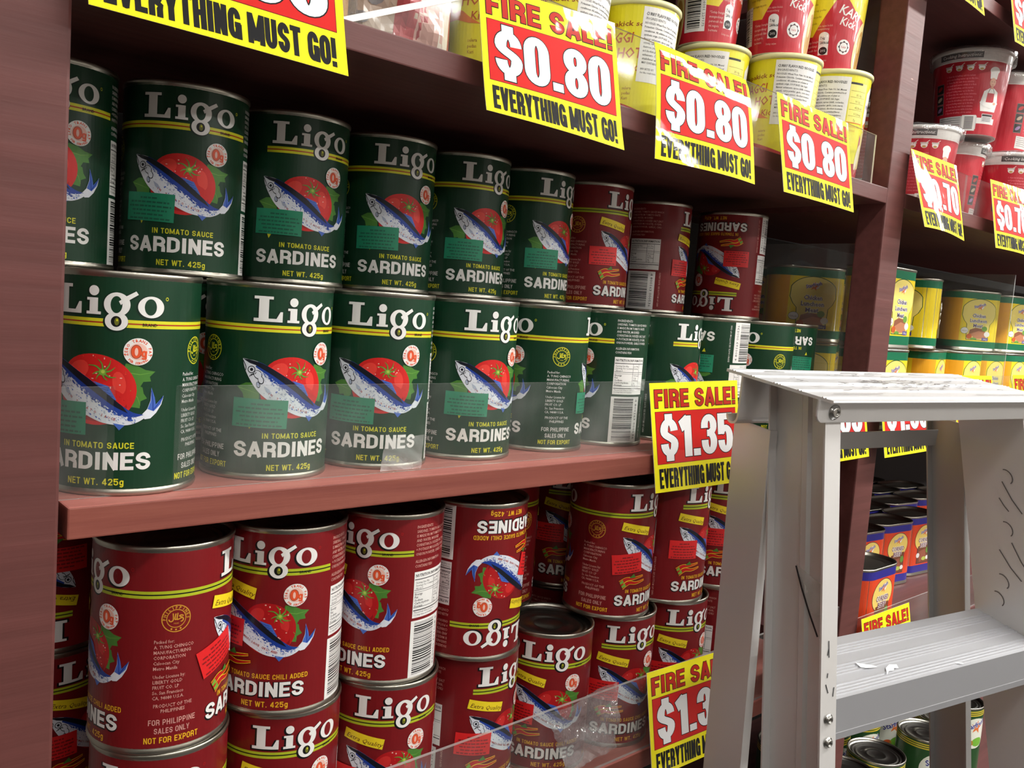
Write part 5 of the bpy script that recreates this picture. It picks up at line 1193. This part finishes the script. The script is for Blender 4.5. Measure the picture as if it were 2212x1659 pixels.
# top cap: ribbed plate, front skirt, rear skirt with a curled foot
bm = bmesh.new(); prof = []
def ribs(y0, y1, groups, fz):
    """upper outline of an extruded tread with groups of narrow raised ribs: (start, count)"""
    o = [(y0, fz(y0))]
    for g, c in groups:
        for k in range(c):
            y = y0 + g + .0029 * k
            o += [(y, fz(y)), (y + .0003, fz(y) + .0007), (y + .0010, fz(y) + .0007), (y + .0013, fz(y))]
    return o + [(y1, fz(y1))]
prof = ribs(-LD, 0., ((.006, 2), (.028, 2), (.048, 3), (.074, 2), (.094, 2)), lambda y: 0.)
prof += [(0, -.0022)] + [(-LD + .001, -.0022), (-LD - .0004, -.0012)]
extr_x(bm, prof, 0, LW); lpart('top_cap', bm, 'alu_top')
cap = [c for c in lad.children if c.name.startswith('top_cap')][0]
def skirt(Y0, Y1, Z0, Z1, X0, X1, r):
    """plate hanging below the cap with rounded lower corners"""
    b = bmesh.new(); pts = [(X0, Z1), (X1, Z1)] + [(X1 - r + r * math.cos(t), Z0 + r - r * math.sin(t)) for t in [PI / 2 * k / 5 for k in range(6)]] + [(X0 + r - r * math.sin(t), Z0 + r - r * math.cos(t)) for t in [PI / 2 * k / 5 for k in range(6)]]
    loft(b, [[LP(x, Y0, z) for x, z in pts], [LP(x, Y1, z) for x, z in pts]], smooth=False); return b
lpart('front_skirt', skirt(-.0935, -.0915, -.0186, -.0018, -.0012, LW + .0012, .007), 'alu', cap, .0004)
b = bmesh.new()
hook = [(-.0185, -.0022), (-.0205, -.030)] + [(-.0140 - .0065 * math.cos(t), -.0340 - .0065 * math.sin(t)) for t in [PI * k / 10 for k in range(11)]]
inn = [(y + (.0018 if k < 2 else 0), z) for k, (y, z) in enumerate(hook)]
inner = [(-.0167, -.0022), (-.0187, -.030)] + [(-.0140 - .0047 * math.cos(t), -.0340 - .0047 * math.sin(t)) for t in [PI * k / 10 for k in range(11)]]
extr_x(b, hook + inner[::-1], 0, LW); lpart('rear_skirt', b, 'alu', cap)
b = bmesh.new(); lbox(b, .032, LW - .032, -.0195, -.0180, -.0640, -.0490); lpart('rear_brace', b, 'alu_in', lad, .0003)
# rails: channel sections, splayed and leaning
LEAN, SPL = .287, .080
def zfloor(Y0, lean, X, s):
    """local Z where a member meets the floor"""
    Z = -1.2
    for _ in range(40):
        w = (BL + EX * (X + s * Z) + EY * (Y0 + lean * Z) + EZ * Z).z; Z -= (w - FLOOR_Z) * .95
    return Z
def rail(sgn, Xw, Yf, depth, fl, lean, Z0, name, mat, ridge=True):
    """sgn -1: left rail (flanges reach outwards, to the left). Xw web position at the cap, Yf front face"""
    bm = bmesh.new(); t = .0016; s = -sgn * SPL
    o = sgn * fl
    sec = [(0, 0), (o, 0), (o, t), (sgn * t, t)]
    if ridge: sec += [(sgn * t, depth * .40), (sgn * (t + .0022), depth * .44), (sgn * (t + .0022), depth * .52), (sgn * t, depth * .56)]
    sec += [(sgn * t, depth - t), (o * .55, depth - t), (o * .55, depth), (0, depth)]
    Zb = zfloor(Yf, lean, Xw, s); rings = []
    for Z in np.linspace(Z0, Zb, 8):
        k = Z + .0195
        rings.append([LP(Xw + x + s * k, Yf + y + lean * k, Z) for x, y in sec])
    loft(bm, rings, smooth=False); return lpart(name, bm, mat)
fr_l = rail(-1, .0297, -.0900, .0610, .0161, LEAN, -.003, 'front_rail', 'alu')
fr_r = rail(1, LW - .0297, -.0900, .0610, .0161, LEAN, -.003, 'front_rail', 'alu')
RL = .196
def rear(sgn, Xw, name):
    bm = bmesh.new(); t = .0014; s = -sgn * SPL; o = sgn * .008; d = .0385; Y0 = .0003 - .0385
    sec = [(0, 0), (o, 0), (o, t), (sgn * t, t), (sgn * t, d - t), (o, d - t), (o, d), (0, d)]
    sec = [(sgn * .008 - x, y) for x, y in sec]          # open side faces inwards
    Zb = zfloor(Y0, RL, Xw, s); rings = []
    for Z in np.linspace(-.040, Zb, 7):
        k = Z + .04; rings.append([LP(Xw + x + s * k, Y0 + y + RL * k, Z) for x, y in sec])
    loft(bm, rings, smooth=False); return lpart(name, bm, 'alu' if sgn < 0 else 'alu_in')
rear(-1, .0260, 'rear_leg'); rear(1, LW - .0260, 'rear_leg')
def rivet(X, Y, Z, r, parent):
    bm = bmesh.new(); rings = []
    for rr, d in ((r * 1.25, 0), (r * 1.2, .0006), (r, .0008), (r * .92, .0020), (r * .6, .0028), (r * .5, .0024), (r * .42, .0014)):
        rings.append([LP(X + rr * math.cos(a), Y - d, Z + rr * math.sin(a)) for a in [2 * PI * k / 20 for k in range(20)]])
    loft(bm, rings); return lpart('rivet', bm, 'steel', parent)
fs = [c for c in cap.children if c.name.startswith('front_skirt')][0]
rivet(.0163, -.0936, -.0108, .0046, fs); rivet(LW - .0163, -.0936, -.0108, .0046, fs)
for i in range(5):                                        # treads
    Zs = -.2055 - .195 * i; k = Zs + .0195; yf = -.0900 + LEAN * k + .0012; xl = .0297 - (-SPL) * k + .0004; xl = .0297 + SPL * k + .0004; xr = LW - .0297 - SPL * k - .0004
    w0 = (BL + EX * .1 + EY * yf + EZ * (Zs - .04)).z
    if w0 < FLOOR_Z + .06: break
    dpt = .0600; prof = ribs(yf, yf + dpt, ((.0035, 4), (.0215, 4), (.0415, 4)), lambda y: Zs + .006 * (y - yf) / dpt)
    prof += [(yf + dpt, Zs - .014), (yf + dpt - .0016, Zs - .014), (yf + dpt - .0016, Zs + .003), (yf + .0016, Zs - .002), (yf + .0016 - LEAN * 0, Zs - .033), (yf - .0002, Zs - .0335), (yf - .0004, Zs - .028), (yf - .0002, Zs - .0275), (yf - .0001, Zs - .012)]
    bm = bmesh.new(); extr_x(bm, prof, xl, xr); st = lpart('step', bm, 'alu_tread')
    for dz in (-.0105, -.0255):
        zz = Zs + dz; kk = zz + .0195
        rivet(.0297 - .0085 + SPL * kk, -.0900 + LEAN * kk, zz, .0034, st); rivet(LW - .0297 + .0085 - SPL * kk, -.0900 + LEAN * kk, zz, .0034, st)
# wear: pen-like scuffs on the cap, strokes on the right rail, chips on a tread
def marks(name, segs, w, mat, parent, fn):
    bm = bmesh.new()
    for P in segs:
        P = [Vector(fn(*p)) for p in P]
        for a, c in zip(P[:-1], P[1:]):
            d = (c - a).normalized(); nrm = marks.n; s = d.cross(nrm).normalized() * w / 2
            vs = [bm.verts.new(q) for q in (a + s, c + s, c - s, a - s)]; bm.faces.new(vs)
    return link(name, bm_mesh(name, bm), mat, parent)
q = random.Random(12); marks.n = EZ; segs = []
for i in range(110):
    x, y = q.gauss(.150, .055), q.gauss(-.052, .014); L = q.uniform(.002, .012); y = min(-.012, max(-.094, y)); x = min(.27, max(.03, x))
    segs.append([(x, y), (x + L * .6, y + q.uniform(-.001, .001)), (x + L, y + q.uniform(-.003, .002))])
marks('scuff_marks', segs, .0011, 'grey_mark', cap, lambda x, y: LP(x, y, .0012))
segs = [[(.030 + .03 * k, -.0105), (.055 + .03 * k, -.0108)] for k in (0, 3, 4, 6)] + [[(.02, -.0865), (.075, -.0862)], [(.19, -.087), (.27, -.0868)]]
marks('scuff_marks', segs, .0012, 'alu_in', cap, lambda x, y: LP(x, y, .0010))
marks.n = EX; segs = []
for z0, y0, dz, dy in ((-.078, -.066, -.022, -.016), (-.093, -.062, -.009, -.008), (-.128, -.070, -.022, -.014), (-.138, -.058, -.020, -.018)):
    segs.append([(y0, z0), (y0 + dy * .5, z0 + dz * .6), (y0 + dy, z0 + dz)])
for z0, y0 in ((-.118, -.066), (-.165, -.058), (-.182, -.052), (-.073, -.07)):
    segs.append([(y0 + .006 * math.cos(t), z0 + .006 * math.sin(t)) for t in [1.2 + .35 * k for k in range(9)]])
def rweb(y, z):
    k = z + .0195; return LP(LW - .0297 - SPL * k - .0004, y + LEAN * k + .02 * 0, z)
marks('pencil_marks', segs, .0009, 'grey_mark', fr_r, rweb)
st0 = [c for c in lad.children if c.name.startswith('step')][0]
def chip(pts, mat, Zs=-.2055):
    bm = bmesh.new(); yf = -.0900 + LEAN * (Zs + .0195)
    f = bm.faces.new([bm.verts.new(LP(x, yf + y, Zs + .0011 + y * .1)) for x, y in pts]); bmesh.ops.triangulate(bm, faces=[f]); return lpart('paint_chip', bm, mat, st0)
chip([(.083, .0105), (.089, .0135), (.094, .0128), (.097, .0150), (.101, .0140), (.104, .0180), (.097, .0195), (.090, .0170)], 'white')
chip([(.069, .0235), (.073, .0215), (.078, .0205), (.084, .0200), (.082, .0225), (.075, .0262), (.070, .0290)], 'white')
chip([(.160, .0050), (.166, .0025), (.167, .0033), (.161, .0062)], 'white')
# dirty tape stuck on the left rail, black rubs beside it
bm = bmesh.new(); P = []
for x, (yy, z) in ((0, (.052, -.128)), (0, (.008, -.134)), (0, (.003, -.160)), (0, (.016, -.170)), (0, (.030, -.158)), (0, (.042, -.142))):
    k = z + .0195; P.append(bm.verts.new(LP(.0297 - .0046 + SPL * k, -.0900 + yy * .62 + LEAN * k + .002, z)))
bm.faces.new(P); o = lpart('tape_scrap', bm, 'tape', fr_l)
marks.n = EX; segs = [[(.052, -.129), (.043, -.142), (.030, -.157), (.018, -.169)], [(.010, -.172), (.006, -.178)], [(.012, -.176), (.008, -.180)], [(.012, -.186), (.006, -.196)], [(.009, -.188), (.005, -.192)]]
marks('black_rubs', segs, .0016, 'black', fr_l, lambda y, z: LP(.0297 - .0050 + SPL * (z + .0195), -.0900 + y * .62 + LEAN * (z + .0195) + .002, z))
marks.n = EY; segs = [[(.004, -.165), (.0045, -.176)], [(.0042, -.170), (.0030, -.1745)], [(.0015, -.193), (.004, -.199)], [(.010, -.196), (.009, -.202)], [(.0035, -.186), (.003, -.189)]]
marks('black_rubs', segs, .0008, 'black', fr_l, lambda x, z: LP(.0297 - .0130 + x + SPL * (z + .0195), -.0904 + LEAN * (z + .0195), z))
